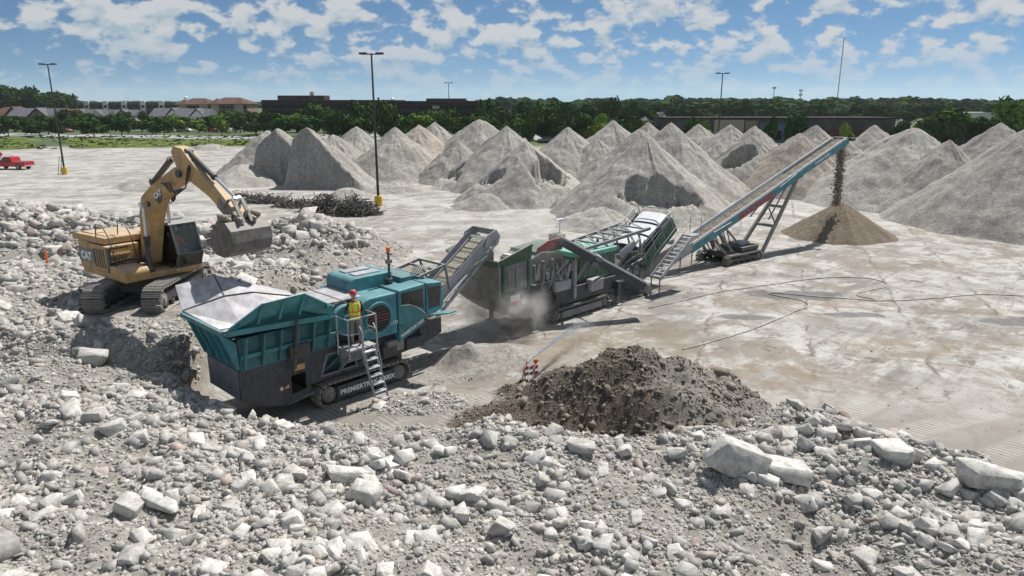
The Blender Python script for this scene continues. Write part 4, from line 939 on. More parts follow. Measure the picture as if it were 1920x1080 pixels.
rw = wall([(-4.62, -1.80, 3.62), (-3.72, -1.85, 4.10), (-2.40, -1.85, 4.15), (-1.35, -1.75, 3.50)], [(-4.66, -1.38, 3.32), (-3.72, -1.42, 3.55), (-2.40, -1.42, 3.58), (-1.3, -1.38, 3.10)], [(-4.2, -0.55, 2.85), (-3.6, -0.55, 2.80), (-2.4, -0.5, 2.75), (-1.2, -0.5, 2.7)], 'hopper_wall',
     [((x, -1.46, 3.42), (x, -1.82, t)) for x, t in ((-4.4, 3.66), (-3.72, 4.0), (-3.05, 4.04), (-2.4, 4.05), (-1.6, 3.6))])
m = MB(); m.beam((-4.66, -1.44, 3.30), (-1.3, -1.44, 3.10), 0.12, 0.16); m.build('rim_beam', M['teal'], rw, 0.01)
m = MB(); m.mi = 0; m.add([(-4.72, 1.35, 3.40), (-4.70, -1.40, 3.34), (-4.1, -0.55, 2.87), (-4.1, 0.55, 2.87)], [(0, 1, 2, 3)])
m.mi = 1; m.plate([(-4.72, 1.35, 3.39), (-4.1, 0.55, 2.85), (-4.1, -0.55, 2.85), (-4.70, -1.40, 3.33)], -0.04); m.b2(-4.80, -4.68, -1.42, 1.38, 3.24, 3.38)
bw = m.build('back_wall', [M['steel'], M['tealdusty']], JC)
for yy in (-1.1, -0.55, 0.0, 0.55, 1.1):
    m = MB(); m.prism([(-4.74, 3.26), (-4.30, 2.05), (-4.22, 2.05), (-4.28, 2.85)], yy-0.04, yy+0.04); m.build('rib', M['teal'], bw)
m = MB(); m.plate([(-4.25, -1.08, 1.98), (-4.25, 1.08, 1.98), (-4.25, 1.08, 2.86), (-4.25, -1.08, 2.86)], 0.04); m.build('end_plate', M['tealdusty'], bw)
for p, q in (((-4.70, 1.37, 3.43), (-3.40, 1.31, 3.65)), ((-3.40, 1.31, 3.65), (-2.5, 1.26, 3.61)), ((-2.5, 1.26, 3.61), (-1.0, 1.21, 3.18)), ((-4.70, 1.36, 3.42), (-4.15, 0.56, 2.89)), ((-3.40, 1.94, 4.235), (-3.40, 1.31, 3.645))):
    m = MB(); m.beam(p, q, 0.035, 0.025); m.build('seam', M['black'], JC)
m = MB(); m.b2(-4.1, -1.0, -0.56, 0.56, 2.66, 2.80); m.build('feeder_pan', M['steel'], JC)
# prop and ram outside the hopper
m = MB(); m.cyl((-2.62, -1.32, 1.6), (-2.55, -1.62, 3.35), 0.045, 10); m.cyl((-2.62, -1.30, 1.5), (-2.60, -1.42, 2.2), 0.075, 10); m.build('hopper_ram', M['black'], JC)
m = MB(); m.b2(-2.75, -2.05, -1.42, -1.06, 1.98, 2.42); m.build('control_box', M['black'], JC, 0.05)
m = MB(); m.b2(-2.65, -2.3, -1.40, -1.38, 1.62, 1.80); m.build('warning_plate', M['yellow'], JC)
# jaw housing between hopper and engine
m = MB(); m.prism([(-1.15, 1.95), (-0.2, 1.95), (-0.1, 3.05), (-0.55, 3.38), (-1.15, 3.2)], -0.95, 0.95); m.build('jaw_box', M['navy'], JC, 0.04)
m = MB(); m.cyl((-0.55, -1.18, 2.72), (-0.55, -0.95, 2.72), 0.52, 28); m.cyl((-0.55, -1.22, 2.72), (-0.55, -1.18, 2.72), 0.2, 16); m.build('flywheel', M['teal'], JC, 0.02)
m = MB(); m.b2(-1.2, 0.2, -0.9, 0.9, 3.30, 3.36); m.build('top_deck', M['steel'], JC, 0.01)
# engine canopy with round fan grille
def rounded(x0, x1, z0, z1, r, corners, n=6):
    out = []
    for (cx, cz, a0, key) in ((x0+r, z0+r, 180, 'bl'), (x1-r, z0+r, 270, 'br'), (x1-r, z1-r, 0, 'tr'), (x0+r, z1-r, 90, 'tl')):
        if key in corners: out += [(cx+r*math.cos(R(a0+90*i/n)), cz+r*math.sin(R(a0+90*i/n))) for i in range(n+1)]
        else: out.append({'bl': (x0, z0), 'br': (x1, z0), 'tr': (x1, z1), 'tl': (x0, z1)}[key])
    return out
m = MB(); m.prism(rounded(-0.28, 1.28, 1.92, 3.36, 0.50, ('bl', 'tl')), -1.40, 1.30); cn = m.build('engine_canopy', M['teal'], JC, 0.05)
m = MB(); N = 32
m.ring([(0.50+0.56*math.cos(2*math.pi*i/N), 2.62+0.56*math.sin(2*math.pi*i/N)) for i in range(N)], [(0.50+0.46*math.cos(2*math.pi*i/N), 2.62+0.46*math.sin(2*math.pi*i/N)) for i in range(N)], -1.46, -1.38); m.build('fan_ring', M['teal'], cn, 0.015)
m = MB(); m.cyl((0.50, -1.425, 2.62), (0.50, -1.405, 2.62), 0.46, 32); m.build('fan_grille', M['glassdark'], cn)
for k in range(9):
    z = 2.62-0.40+0.1*k; hw = math.sqrt(max(0.46**2-(z-2.62)**2, 0))
    m = MB(); m.b2(0.5-hw, 0.5+hw, -1.437, -1.428, z-0.012, z+0.012); m.build('grille_bar', M['redgrime'] if abs(k-4) < 2 else M['black'], cn)
text('1121', 0.16, (0.98, -1.405, 2.28), (1, 0, 0), (0, 0, 1), M['whitepaint'], cn, 0.004)
m = MB(); m.prism([(1.33, 1.55), (2.50, 2.02), (2.50, 3.46), (1.33, 3.40)], -1.42, 1.30); dr = m.build('engine_door', M['teal'], JC, 0.05)
m = MB(); m.prism([(1.45, 2.92), (2.40, 2.58), (2.40, 3.30), (1.45, 3.28)], -1.428, -1.40); m.build('mesh_window', M['glassdark'], dr)
m = MB(); m.tube([(1.42, -1.43, 2.86), (1.75, -1.43, 2.84), (2.1, -1.43, 2.68), (2.45, -1.43, 2.38)], 0.02, 6); m.build('trim_curve', M['grey'], dr)
text('PREMIERTRAK R400X', 0.15, (1.40, -1.432, 1.72), (0.935, 0, 0.355), (-0.355, 0, 0.935), M['whitepaint'], dr, 0.004, sx=0.78)
for xx in (1.40, 2.42): m = MB(); m.b2(xx-0.02, xx+0.02, -1.445, -1.41, 2.1, 2.2); m.build('latch', M['black'], dr)
m = MB(); m.prism([(2.54, 2.28), (3.28, 2.34), (3.36, 2.6), (3.28, 3.38), (2.54, 3.46)], -1.40, 1.28); d2 = m.build('rear_door', M['teal'], JC, 0.05)
m = MB(); m.prism([(2.64, 2.48), (3.16, 2.5), (3.20, 3.22), (2.64, 3.28)], -1.408, -1.38); m.build('mesh_window', M['glassdark'], d2)
m = MB(); m.plate([(2.62, -1.42, 2.28), (3.25, -1.42, 2.30), (3.42, -2.02, 2.40), (2.95, -2.05, 2.40)], 0.05); m.build('open_flap', M['teal'], JC, 0.015)
m = MB(); m.prism(rounded(0.15, 1.9, 3.30, 3.82, 0.24, ('tl',)), -0.35, 1.15); tc_ = m.build('top_cowl', M['teal'], JC, 0.04)
m = MB(); m.b2(0.55, 1.55, -0.1, 0.3, 3.815, 3.86); m.b2(0.55, 1.55, 0.5, 0.9, 3.815, 3.86); m.build('vent_panel', M['steel'], tc_, 0.01)
m = MB(); m.b2(2.0, 2.75, -0.7, 0.9, 3.42, 3.62); m.build('filter_box', M['tealdusty'], JC, 0.04)
m = MB(); m.cyl((1.70, -0.45, 3.44), (1.70, -0.45, 4.55), 0.045, 10); m.cyl((1.70, -0.45, 3.44), (1.70, -0.45, 3.60), 0.12, 10); bm_ = m.build('beacon_mast', M['black'], JC)
m = MB(); m.cyl((1.70, -0.45, 4.55), (1.70, -0.45, 4.72), 0.075, 12); m.build('beacon', M['orange'], bm_, 0.015)
m = MB(); m.b2(1.60, 1.80, -0.52, -0.38, 4.15, 4.28); m.build('junction_box', M['midgrey'], bm_)
for k, (x0, x1, z) in enumerate([(0.7, 1.3, 1.30), (0.9, 1.6, 1.45), (1.7, 2.5, 1.35)]):
    m = MB(); m.b2(x0, x1, -1.30, -1.05, z-0.22, z+0.18); m.build('valve_block', [M['black'], M['dusty'], M['navy']][k], JC, 0.03)
m = MB(); rr_ = random.Random(4)
for k in range(10): a = rr_.uniform(-0.8, 1.8); b_ = a+rr_.uniform(0.3, 0.9); m.tube([(a, -1.08, 1.9), (a+.05, -1.18, 1.62), ((a+b_)/2, -1.22, 1.25+rr_.uniform(-.1, .2)), (b_, -1.16, 1.5), (b_, -1.08, 1.85)], 0.02, 5)
m.build('hydraulic_hose', M['rubber'], JC)
# access platform, rails and ladder
m = MB(); m.b2(-1.05, 0.0, -1.98, -1.28, 1.93, 1.98); pf = m.build('platform', M['grey'], JC, 0.008)
for a in ((-1.05, -1.96), (-0.55, -1.96), (0.0, -1.96), (0.0, -1.32), (-1.05, -1.32)):
    m = MB(); m.tube([(a[0], a[1], 1.70), (a[0], a[1], 3.02)], 0.026, 8); m.build('rail_post', M['grey'], pf)
for z in (2.5, 3.0):
    rail([(-1.05, -1.32, z), (-1.05, -1.96, z), (-0.62, -1.96, z)], 0.024, 'guard_rail', M['grey'], pf)
    rail([(-0.5, -1.96, z), (0.0, -1.96, z), (0.0, -1.32, z)], 0.024, 'guard_rail', M['grey'], pf)
m = MB(); m.beam((-0.9, -1.10, 1.1), (-0.9, -1.9, 1.9), 0.08, 0.08); m.beam((-0.1, -1.10, 1.1), (-0.1, -1.9, 1.9), 0.08, 0.08); m.plate([(-0.98, -1.30, 1.35), (-0.02, -1.30, 1.35), (-0.02, -1.30, 1.92), (-0.98, -1.30, 1.92)], 0.03); m.build('platform_bracket', M['midgrey'], pf)
l0, l1 = Vector((-0.42, -2.05, 2.0)), Vector((-0.10, -2.28, 0.06))
ld = MB()
for dx in (-0.24, 0.24): ld.beam(l0+Vector((dx, 0, 0)), l1+Vector((dx, 0, 0)), 0.05, 0.07, (0, 1, 0))
ldo = ld.build('ladder', M['grey'], JC)
for k in range(7): p = l0.lerp(l1, (k+0.5)/7); m = MB(); m.box(p, (0.44, 0.16, 0.035)); m.build('rung', M['white'], ldo)
for dx in (-0.26, 0.26): rail([l0+Vector((dx, 0.02, 0.75)), l0+Vector((dx, -0.14, 0.55)), l0+Vector((dx, -0.18, 0.0)), l0.lerp(l1, 0.35)+Vector((dx, -0.12, 0)), l0.lerp(l1, 0.42)+Vector((dx, 0, 0))], 0.02, 'hand_hoop', M['grey'], ldo)
# main discharge conveyor
c0, c1 = Vector((2.2, 0, 1.15)), Vector((6.55, 0, 4.22)); cd = (c1-c0).normalized(); cn_ = Vector((-cd.z, 0, cd.x))
m = MB(); m.beam(c0+cn_*0.10, c1+cn_*0.10, 0.94, 0.03, cn_); cv = m.build('conveyor_belt', M['rubber'], JC)
m = MB()
for i in range(26):
    p = c0.lerp(c1, 0.1+0.9*i/26); m.box(p+cn_*0.15, (0.26, 0.62, 0.09+0.03*(i % 3)), Matrix.Rotation(-math.atan2(cd.z, cd.x)+0.1*math.sin(i*2.3), 3, 'Y'))
m.build('belt_material', M['belt'], cv, 0.03)
for sy in (-1, 1):
    m = MB(); m.beam(c0+Vector((0, sy*0.54, 0)), c1+Vector((0, sy*0.54, 0)), 0.07, 0.26, cn_); sb = m.build('side_beam', M['grey'], JC, 0.01)
    m = MB(); m.beam(c0.lerp(c1, .35)+Vector((0, sy*0.60, 0))+cn_*0.22, c1+Vector((0, sy*0.60, 0))+cn_*0.22, 0.03, 0.26, cn_); m.build('skirt_board', M['grey'], sb)
    m = MB(); m.beam(c0.lerp(c1, .15)+Vector((0, sy*0.54, 0))-cn_*0.42, c0.lerp(c1, .92)+Vector((0, sy*0.54, 0))-cn_*0.30, 0.06, 0.12, cn_); m.build('lower_chord', M['grey'], sb)
    for i in range(7):
        p = c0.lerp(c1, 0.15+0.12*i); q = c0.lerp(c1, 0.21+0.12*i); m = MB(); m.beam(p+Vector((0, sy*0.54, 0))-cn_*0.12, q+Vector((0, sy*0.54, 0))-cn_*0.36, 0.05, 0.06, cn_); m.build('brace', M['grey'], sb)
for i in range(8):
    p = c0.lerp(c1, 0.12+0.115*i); m = MB(); m.cyl(p+Vector((0, -0.5, 0))+cn_*0.02, p+Vector((0, 0.5, 0))+cn_*0.02, 0.055, 10); m.build('idler', M['midgrey'], cv)
m = MB(); m.cyl(c1+Vector((0, -0.5, 0)), c1+Vector((0, 0.5, 0)), 0.19, 18); m.build('head_drum', M['midgrey'], cv)
m = MB()
for sy in (-1, 1):
    m.prism([(6.1, 4.05), (6.3, 4.55), (6.75, 4.72), (6.98, 4.45), (6.85, 4.10)], sy*0.66-0.02, sy*0.66+0.02)
m.plate([(6.72, -0.66, 4.70), (6.98, -0.66, 4.42), (6.98, 0.66, 4.42), (6.72, 0.66, 4.70)], 0.03); m.build('head_guard', M['grey'], JC)
# magnet frame and braces over the belt
for sy in (-1, 1):
    m = MB(); m.beam((2.7, sy*0.75, 3.5), (4.0, sy*0.75, 3.75), 0.08, 0.10); m.beam((4.0, sy*0.75, 3.75), (4.35, sy*0.60, 2.75), 0.08, 0.08); m.beam((2.9, sy*0.75, 3.5), (3.7, sy*0.60, 2.3), 0.07, 0.07); m.build('magnet_frame', M['midgrey'], JC)
    m = MB(); m.cyl((3.4, sy*0.85, 2.1), (5.2, sy*0.62, 3.15), 0.05, 10); m.build('lift_ram', M['grey'], JC)
for xx, z in ((2.9, 3.54), (3.5, 3.66), (4.0, 3.75)): m = MB(); m.beam((xx, -0.75, z), (xx, 0.75, z), 0.07, 0.08); m.build('frame_crossbar', M['midgrey'], JC)
m = MB()
for k in range(6): m.tube([(2.4+.1*k, -0.6, 3.45), (2.7+.08*k, -0.65, 3.95-.05*k), (3.2+.05*k, -0.55, 3.75), (3.5, -0.5+.1*k, 3.62)], 0.018, 5)
m.build('hydraulic_hose', M['midgrey'], JC)
m = MB()
for k in range(3): m.tube([(5.0+.2*k, -0.6, 3.0), (5.5, -0.75, 3.3+.1*k), (6.2, -0.72, 3.65+.05*k), (6.7, -0.7, 4.1+.1*k), (6.6, -.62, 4.3)], 0.018, 5)
m.build('hydraulic_hose', M['midgrey'], JC)
# worker on the platform
J = {}; B = []; Rr = {}
J_('pelvis', (0, 0, 0.93), (0.145, 0.11)); J_('waist', (0.0, 0, 1.08), (0.135, 0.105)); J_('chest', (0.01, 0, 1.30), (0.165, 0.12)); J_('neck', (0.02, 0, 1.47), 0.06); J_('nk2', (0.04, 0, 1.56), 0.052)
B += [('pelvis', 'waist'), ('waist', 'chest'), ('chest', 'neck'), ('neck', 'nk2')]
for s, q in ((1, 'l'), (-1, 'r')):
    J_(q+'sh', (0.0, s*0.195, 1.40), 0.066); J_(q+'el', (0.06, s*0.28, 1.13), 0.05); J_(q+'wrist', (0.30, s*0.20, 1.07), 0.033)
    J_(q+'hip', (0.0, s*0.095, 0.88), 0.095); J_(q+'kn', (0.03+0.03*s, s*0.11, 0.48), 0.066); J_(q+'an', (-0.02+0.05*s, s*0.12, 0.09), 0.047); J_(q+'toe', (0.15+0.05*s, s*0.14, 0.04), 0.04)
    B += [('chest', q+'sh'), (q+'sh', q+'el'), (q+'el', q+'wrist'), ('pelvis', q+'hip'), (q+'hip', q+'kn'), (q+'kn', q+'an'), (q+'an', q+'toe')]
    hand(J, B, Rr, q, J[q+'wrist'], (1, -0.2*s, 0.05), (0, 0, -1))
_l = Vector((-0.55, -1.62, 1.98)); _cw, _sw = math.cos(C1A), math.sin(C1A)
PW = empty('person', (C1[0]+_l.x*_cw-_l.y*_sw, C1[1]+_l.x*_sw+_l.y*_cw, _l.z), R(118), 'worker in lime safety vest and red hard hat standing on the crusher platform', 'person')
bd = figure('body', J, B, Rr, [(M['shirt'], lambda c: True), (M['trousers'], lambda c: c.z < 0.98 and abs(c.y) < 0.2 and c.x < .22), (M['boots'], lambda c: c.z < 0.13), (M['skin'], lambda c: (c.x > 0.27 and c.z > 0.9) or c.z > 1.49)], PW)
n = 28; m = MB(); prof = [(0.90, 0.165, 0.145), (1.0, 0.170, 0.150), (1.15, 0.170, 0.150), (1.28, 0.195, 0.155), (1.40, 0.205, 0.145), (1.465, 0.15, 0.11)]
rings = [[(0.005+b_*math.cos(2*math.pi*i/n), a*math.sin(2*math.pi*i/n), z) for i in range(n)] for z, a, b_ in prof]
m.add([p for q in rings for p in q], [(a*n+i, a*n+(i+1) % n, (a+1)*n+(i+1) % n, (a+1)*n+i) for a in range(len(prof)-1) for i in range(n)]); vs_ = m.build('vest', M['vest'], PW, smooth=True)
m = MB()
for z, a, b_ in ((1.02, 0.176, 0.156), (1.16, 0.177, 0.157)):
    rg_ = [[(0.005+b_*math.cos(2*math.pi*i/n), a*math.sin(2*math.pi*i/n), z+dz) for i in range(n)] for dz in (-0.028, 0.028)]
    m.add([p for q in rg_ for p in q], [(i, (i+1) % n, n+(i+1) % n, n+i) for i in range(n)])
for s in (-1, 1): m.tube([(-0.150, s*0.10, 1.16), (-0.168, s*0.105, 1.28), (-0.150, s*0.10, 1.40), (-0.06, s*0.095, 1.475), (0.08, s*0.1, 1.45), (0.16, s*0.1, 1.30), (0.16, s*0.1, 1.16)], 0.022, 6)
m.build('vest_stripe', M['vestorange'], vs_)
h = head_mesh(PW, M['skin']); h.location = (0.05, 0, 1.66); h.rotation_euler = (0, 0.25, 0); helmet(h, M['red'], (0, 0, 0.04))

# ------------------------------------------------------------------ impact crusher with screen
C2, C2A = (2.4, 32.4), R(45)
IC = empty('impact_crusher', (C2[0], C2[1], 0), C2A, 'green and grey tracked crusher with a screen box and white covers', 'crusher')
for sy in (-1, 1):
    tk = track_unit(IC, sy*1.05, 1.72, 0.29, 0.46, 46, 0, M['dusty'], outer=sy, shoe_h=0.04)
    m = MB(); m.b2(-1.45, 1.45, sy*1.22-0.03, sy*1.22+0.03, 0.14, 0.46); m.build('side_panel', M['midgrey'], tk, 0.015)
for sy in (-1, 1):
    y = sy*1.10
    m = MB(); m.prism([(-5.15, 1.60), (-3.75, 0.62), (-3.45, 0.62), (-3.45, 2.0), (-5.05, 2.55)], y-0.04, y+0.04)
    m.ring([(-3.45, 0.62), (-2.7, 0.62), (-1.55, 0.62), (-1.30, 1.10), (-1.45, 1.75), (-2.1, 2.0), (-3.45, 2.0)], [(-3.15, 0.86), (-2.7, 0.80), (-1.95, 0.82), (-1.72, 1.12), (-1.9, 1.45), (-2.3, 1.62), (-3.15, 1.30)], y-0.04, y+0.04)
    m.prism([(-1.38, 0.72), (2.7, 0.78), (2.95, 1.15), (2.95, 1.45), (-1.38, 1.45)], y-0.04, y+0.04)
    ch = m.build('chassis_side', M['navy'], IC, 0.012)
    if sy < 0:
        m = MB(); m.b2(-4.62, -4.08, -1.152, -1.143, 1.42, 1.80); m.build('warning_plate', M['white'], ch)
        m = MB(); m.b2(-4.62, -4.08, -1.158, -1.153, 1.42, 1.54); m.build('warning_stripe', M['red'], ch)
        m = MB(); m.b2(-3.95, -3.70, -1.152, -1.143, 1.30, 1.52); m.b2(-3.66, -3.45, -1.152, -1.143, 1.32, 1.54); m.build('warning_plate', M['white'], ch)
m = MB(); m.b2(-3.3, 2.8, -1.0, 1.0, 1.25, 1.46); m.b2(-1.2, 1.3, -0.75, 0.75, 0.4, 1.25); m.build('main_frame', M['black'], IC, 0.02)
# jacking legs
for (xx, sy) in ((-3.42, -1), (-3.42, 1), (2.56, -1), (2.56, 1)):
    ztop = 2.1 if xx < 0 else 1.2
    m = MB(); m.b2(xx-0.11, xx+0.11, sy*1.30-0.11, sy*1.30+0.11, 0.45, ztop); lg = m.build('leg', M['navy'], IC, 0.015)
    m = MB(); m.b2(xx-0.08, xx+0.08, sy*1.30-0.08, sy*1.30+0.08, 0.0, 0.5); m.b2(xx-0.2, xx+0.2, sy*1.30-0.2, sy*1.30+0.2, -0.03, 0.05); m.build('foot', M['dusty'], lg, 0.01)
    m = MB(); [m.b2(xx-0.03, xx+0.03, sy*1.42-0.005, sy*1.42+0.005, 0.15+.12*k, 0.21+.12*k) for k in range(3)]; m.build('leg_marking', M['midgrey'], lg)
# hopper with rounded dusty back and green side panels
m = MB(); prof = [(-5.30, 3.36), (-5.46, 3.2), (-5.46, 1.95), (-5.34, 1.60), (-4.9, 1.25), (-4.0, 0.66), (-3.7, 0.62), (-3.7, 0.75), (-4.85, 1.5), (-5.2, 1.8), (-5.32, 2.1), (-5.32, 3.2)]
m.prism(prof, -1.30, 1.30); m.build('hopper_back', M['dusty'], IC, 0.03)
for sy in (-1, 1):
    y = sy*1.16
    m = MB(); m.b2(-5.3, -3.4, y-0.03, y+0.03, 2.0, 3.2); hs = m.build('hopper_side', M['midgrey'], IC, 0.01)
    m = MB(); q = [(-5.75, sy*1.66, 3.52), (-3.85, sy*1.66, 3.98), (-3.45, sy*1.20, 3.20), (-5.32, sy*1.20, 3.08)]
    m.plate(q if sy < 0 else q[::-1], 0.045); m.build('flared_panel', M['green'], hs, 0.008)
    for xx in (-5.1, -3.62):
        m = MB(); m.beam((xx, y+sy*0.06, 1.5), (xx, y+sy*0.06, 3.15), 0.14, 0.10, (0, 1, 0)); m.build('hopper_post', M['green'], hs, 0.01)
    m = MB(); m.b2(-4.85, -4.45, y+sy*0.03, y+sy*0.06, 2.1, 2.95); m.b2(-4.38, -3.95, y+sy*0.03, y+sy*0.06, 2.1, 2.95); m.build('hatch', M['dusty'], hs, 0.01)
m = MB(); m.plate([(-5.75, -1.6, 3.50), (-5.75, 1.6, 3.50), (-5.36, 1.2, 3.10), (-5.36, -1.2, 3.10)], 0.045); m.build('hopper_lip', M['green'], IC)
m = MB(); m.plate([(-5.3, -1.1, 2.7), (-3.5, -1.1, 2.5), (-3.5, 1.1, 2.5), (-5.3, 1.1, 2.7)], 0.05); m.build('feeder_pan', M['belt'], IC)
# crusher chamber, with open side of braces and machinery
m = MB(); m.prism([(-3.3, 1.46), (-0.7, 1.46), (-0.55, 2.4), (-1.2, 3.15), (-2.4, 3.3), (-3.3, 3.0)], -0.85, 0.85); cb_ = m.build('impact_chamber', M['dusty'], IC, 0.04)
for xx, z in ((-3.1, 2.85), (-2.55, 2.95), (-1.95, 2.95), (-1.35, 2.75)):
    m = MB(); m.beam((xx, -1.05, 1.46), (xx, -1.05, z), 0.09, 0.14, (0, 1, 0)); m.build('side_brace', M['dusty'], cb_)
m = MB(); m.plate([(-2.95, -0.93, 2.10), (-2.55, -0.93, 2.10), (-2.50, -0.93, 2.75), (-2.75, -0.93, 2.80)], 0.04); m.build('hatch', M['grey'], cb_)
m = MB(); m.cyl((-1.75, -1.00, 2.15), (-1.75, -0.85, 2.15), 0.46, 24); m.cyl((-1.75, -1.06, 2.15), (-1.75, -1.0, 2.15), 0.16, 14); m.build('rotor_pulley', M['dusty'], cb_)
m = MB(); m.beam((-1.75, -1.08, 2.25), (-0.95, -1.08, 2.75), 0.05, 0.16, (0, 1, 0)); m.cyl((-1.0, -1.02, 1.75), (-0.75, -1.05, 2.55), 0.09, 10); m.build('drive_guard', M['grey'], cb_)
m = MB(); m.b2(-2.0, -0.95, -1.32, -0.9, 1.46, 1.92); m.cyl((-1.5, -1.12, 1.9), (-1.5, -1.12, 2.06), 0.12, 14); m.build('hydraulic_tank', M['grey'], IC, 0.05)
m = MB(); m.beam((-0.55, -1.15, 0.9), (-0.55, -1.15, 2.7), 0.16, 0.18, (0, 1, 0)); m.build('support_post', M['grey'], IC, 0.01)
for k in range(8):
    z = 2.70; m = MB(); m.mi = 0; m.b2(-0.75+k*0.09, -0.66+k*0.09, -1.26, -1.24, z, z+0.10); m.build('hazard_stripe', M['yellow'] if k % 2 else M['black'], IC)
# red and green feed hood
m = MB(); m.prism([(-2.7, 3.28), (-2.4, 3.25), (-1.0, 3.42), (-0.85, 3.80), (-1.95, 3.72), (-2.6, 3.50)], -0.80, -0.74); fh = m.build('feed_hood', M['redgrime'], IC, 0.04)
m = MB(); m.prism([(-2.72, 3.14), (-2.4, 3.08), (-1.0, 3.26), (-0.95, 3.44), (-2.4, 3.30), (-2.7, 3.32)], -0.80, 0.80); m.build('hood_base', M['green'], fh, 0.02)
# camera mast
m = MB(); m.b2(-0.75, -0.2, -0.3, 0.3, 3.3, 3.75); mb_ = m.build('mast_base', M['black'], IC, 0.06)
m = MB(); m.cyl((-0.3, 0, 3.7), (-0.3, 0, 4.35), 0.035, 8); m.build('mast', M['grey'], mb_)
m = MB(); m.box((-0.3, 0, 4.38), (0.5, 0.16, 0.05)); m.box((-0.12, 0, 4.30), (0.22, 0.12, 0.12)); m.build('work_light', M['white'], mb_)
# side conveyor swung out over the near flank
s0, s1 = Vector((-1.15, -0.70, 3.62)), Vector((1.95, -3.35, 1.35)); sdv = (s1-s0).normalized(); sl_ = sdv.cross(Vector((0, 0, 1))).normalized(); su = sl_.cross(sdv)
m = MB(); m.beam(s0, s1, 0.56, 0.32, su); scv = m.build('side_conveyor', M['navy'], IC, 0.03)
m = MB(); m.beam(s0+su*0.19-sl_*0.22, s1+su*0.19-sl_*0.22, 0.10, 0.05, su); m.beam(s0+su*0.19+sl_*0.22, s1+su*0.19+sl_*0.22, 0.10, 0.05, su); m.build('side_lip', M['grey'], scv)
m = MB(); m.beam(s0+su*0.175, s1+su*0.175, 0.34, 0.02, su); m.build('conveyor_belt', M['rubber'], scv)
m = MB(); q = s0.lerp(s1, 0.42); m.beam(q-sdv*0.16, q+sdv*0.16, 0.66, 0.52, su); m.build('hinge_bracket', M['midgrey'], scv, 0.02)
for k in (-0.09, 0.09): m = MB(); m.cyl(q+sdv*k-sl_*0.37, q+sdv*k+sl_*0.37, 0.07, 12); m.build('bracket_hole', M['black'], scv)
m = MB(); m.cyl(s1-sl_*0.32, s1+sl_*0.32, 0.20, 16); m.build('head_drum', M['midgrey'], scv)
m = MB(); [m.beam(s1+sdv*0.05+sl_*(-0.25+k*0.1)+su*0.1, s1+sdv*0.15+sl_*(-0.25+k*0.1)-su*0.38, 0.09, 0.015, sdv) for k in range(6)]; m.build('rubber_flap', M['rubber'], scv)
m = MB(); m.beam((-0.2, -0.95, 1.6), s0.lerp(s1, 0.35)-su*0.16, 0.10, 0.10); m.cyl((0.6, -1.1, 1.4), s0.lerp(s1, 0.6)-su*0.16, 0.05, 10); m.build('conveyor_strut', M['midgrey'], IC)
# power unit
m = MB(); m.b2(0.05, 2.75, -0.95, 0.95, 1.47, 2.62); pu = m.build('power_unit', M['green'], IC, 0.04)
m = MB(); m.b2(0.0, 2.85, -1.0, 1.0, 2.62, 2.86); m.build('unit_roof', M['palegreen'], pu, 0.05)
m = MB(); m.b2(0.25, 1.2, -0.965, -0.94, 1.62, 2.45); m.b2(1.35, 2.5, -0.965, -0.94, 1.62, 2.45); m.build('unit_door', M['green'], pu, 0.01)
m = MB(); m.b2(0.45, 1.35, -1.38, -0.98, 1.05, 1.62); m.build('fuel_tank', M['grey'], IC, 0.06)
m = MB(); m.cyl((1.9, -0.5, 2.86), (1.9, -0.5, 3.25), 0.06, 10); m.build('exhaust_pipe', M['black'], pu)
# truss linking to the screen
for sy in (-1, 1):
    m = MB(); m.beam((0.6, sy*0.72, 2.95), (5.6, sy*0.95, 3.35), 0.10, 0.14); m.beam((2.9, sy*0.9, 1.3), (5.9, sy*1.0, 2.0), 0.12, 0.2); tr_ = m.build('truss_beam', M['midgrey'], IC)
    for k in range(5): m = MB(); m.beam((1.2+k*0.9, sy*0.78, 3.0+.07*k), (1.7+k*0.9, sy*0.82, 2.55 if k < 2 else 1.9), 0.07, 0.07); m.build('truss_brace', M['midgrey'], tr_)
for k in range(6): m = MB(); xx = 0.8+k*0.9; z = 2.97+0.08*(xx-.6); m.beam((xx, -0.8, z), (xx, 0.8, z), 0.07, 0.08); m.beam((xx, -0.8, z), (xx+.85, 0.8, z+.07), 0.05, 0.05); m.build('truss_crossbar', M['grey'], IC)
m = MB(); m.beam((2.6, 0, 1.0), (6.1, 0, 2.9), 0.8, 0.14); m.build('recirculating_belt', M['black'], IC)
m = MB(); m.cyl((3.2, -0.8, 2.2), (4.4, -0.8, 2.75), 0.15, 16); m.cyl((3.0, -0.75, 1.6), (4.9, -0.85, 2.9), 0.06, 10); m.build('lift_ram', M['grey'], IC)
m = MB(); rr_ = random.Random(9)
for k in range(14): a = Vector((rr_.uniform(2.6, 4.6), -1.0, rr_.uniform(1.2, 2.2))); b_ = Vector((rr_.uniform(4.4, 5.6), -1.05, rr_.uniform(1.3, 3.0))); m.tube([a, a.lerp(b_, .3)+Vector((0, -.15, .2)), a.lerp(b_, .7)+Vector((0, -.2, -.15)), b_], 0.02, 5)
m.build('hydraulic_hose', M['black'], IC)
m = MB(); m.b2(3.0, 3.5, -1.15, -0.75, 1.0, 1.5); m.cyl((3.7, -1.1, 1.3), (3.7, -0.6, 1.3), 0.28, 16); m.b2(4.1, 4.6, -1.1, -.7, 1.15, 1.55); m.build('motor', M['dusty'], IC, 0.04)
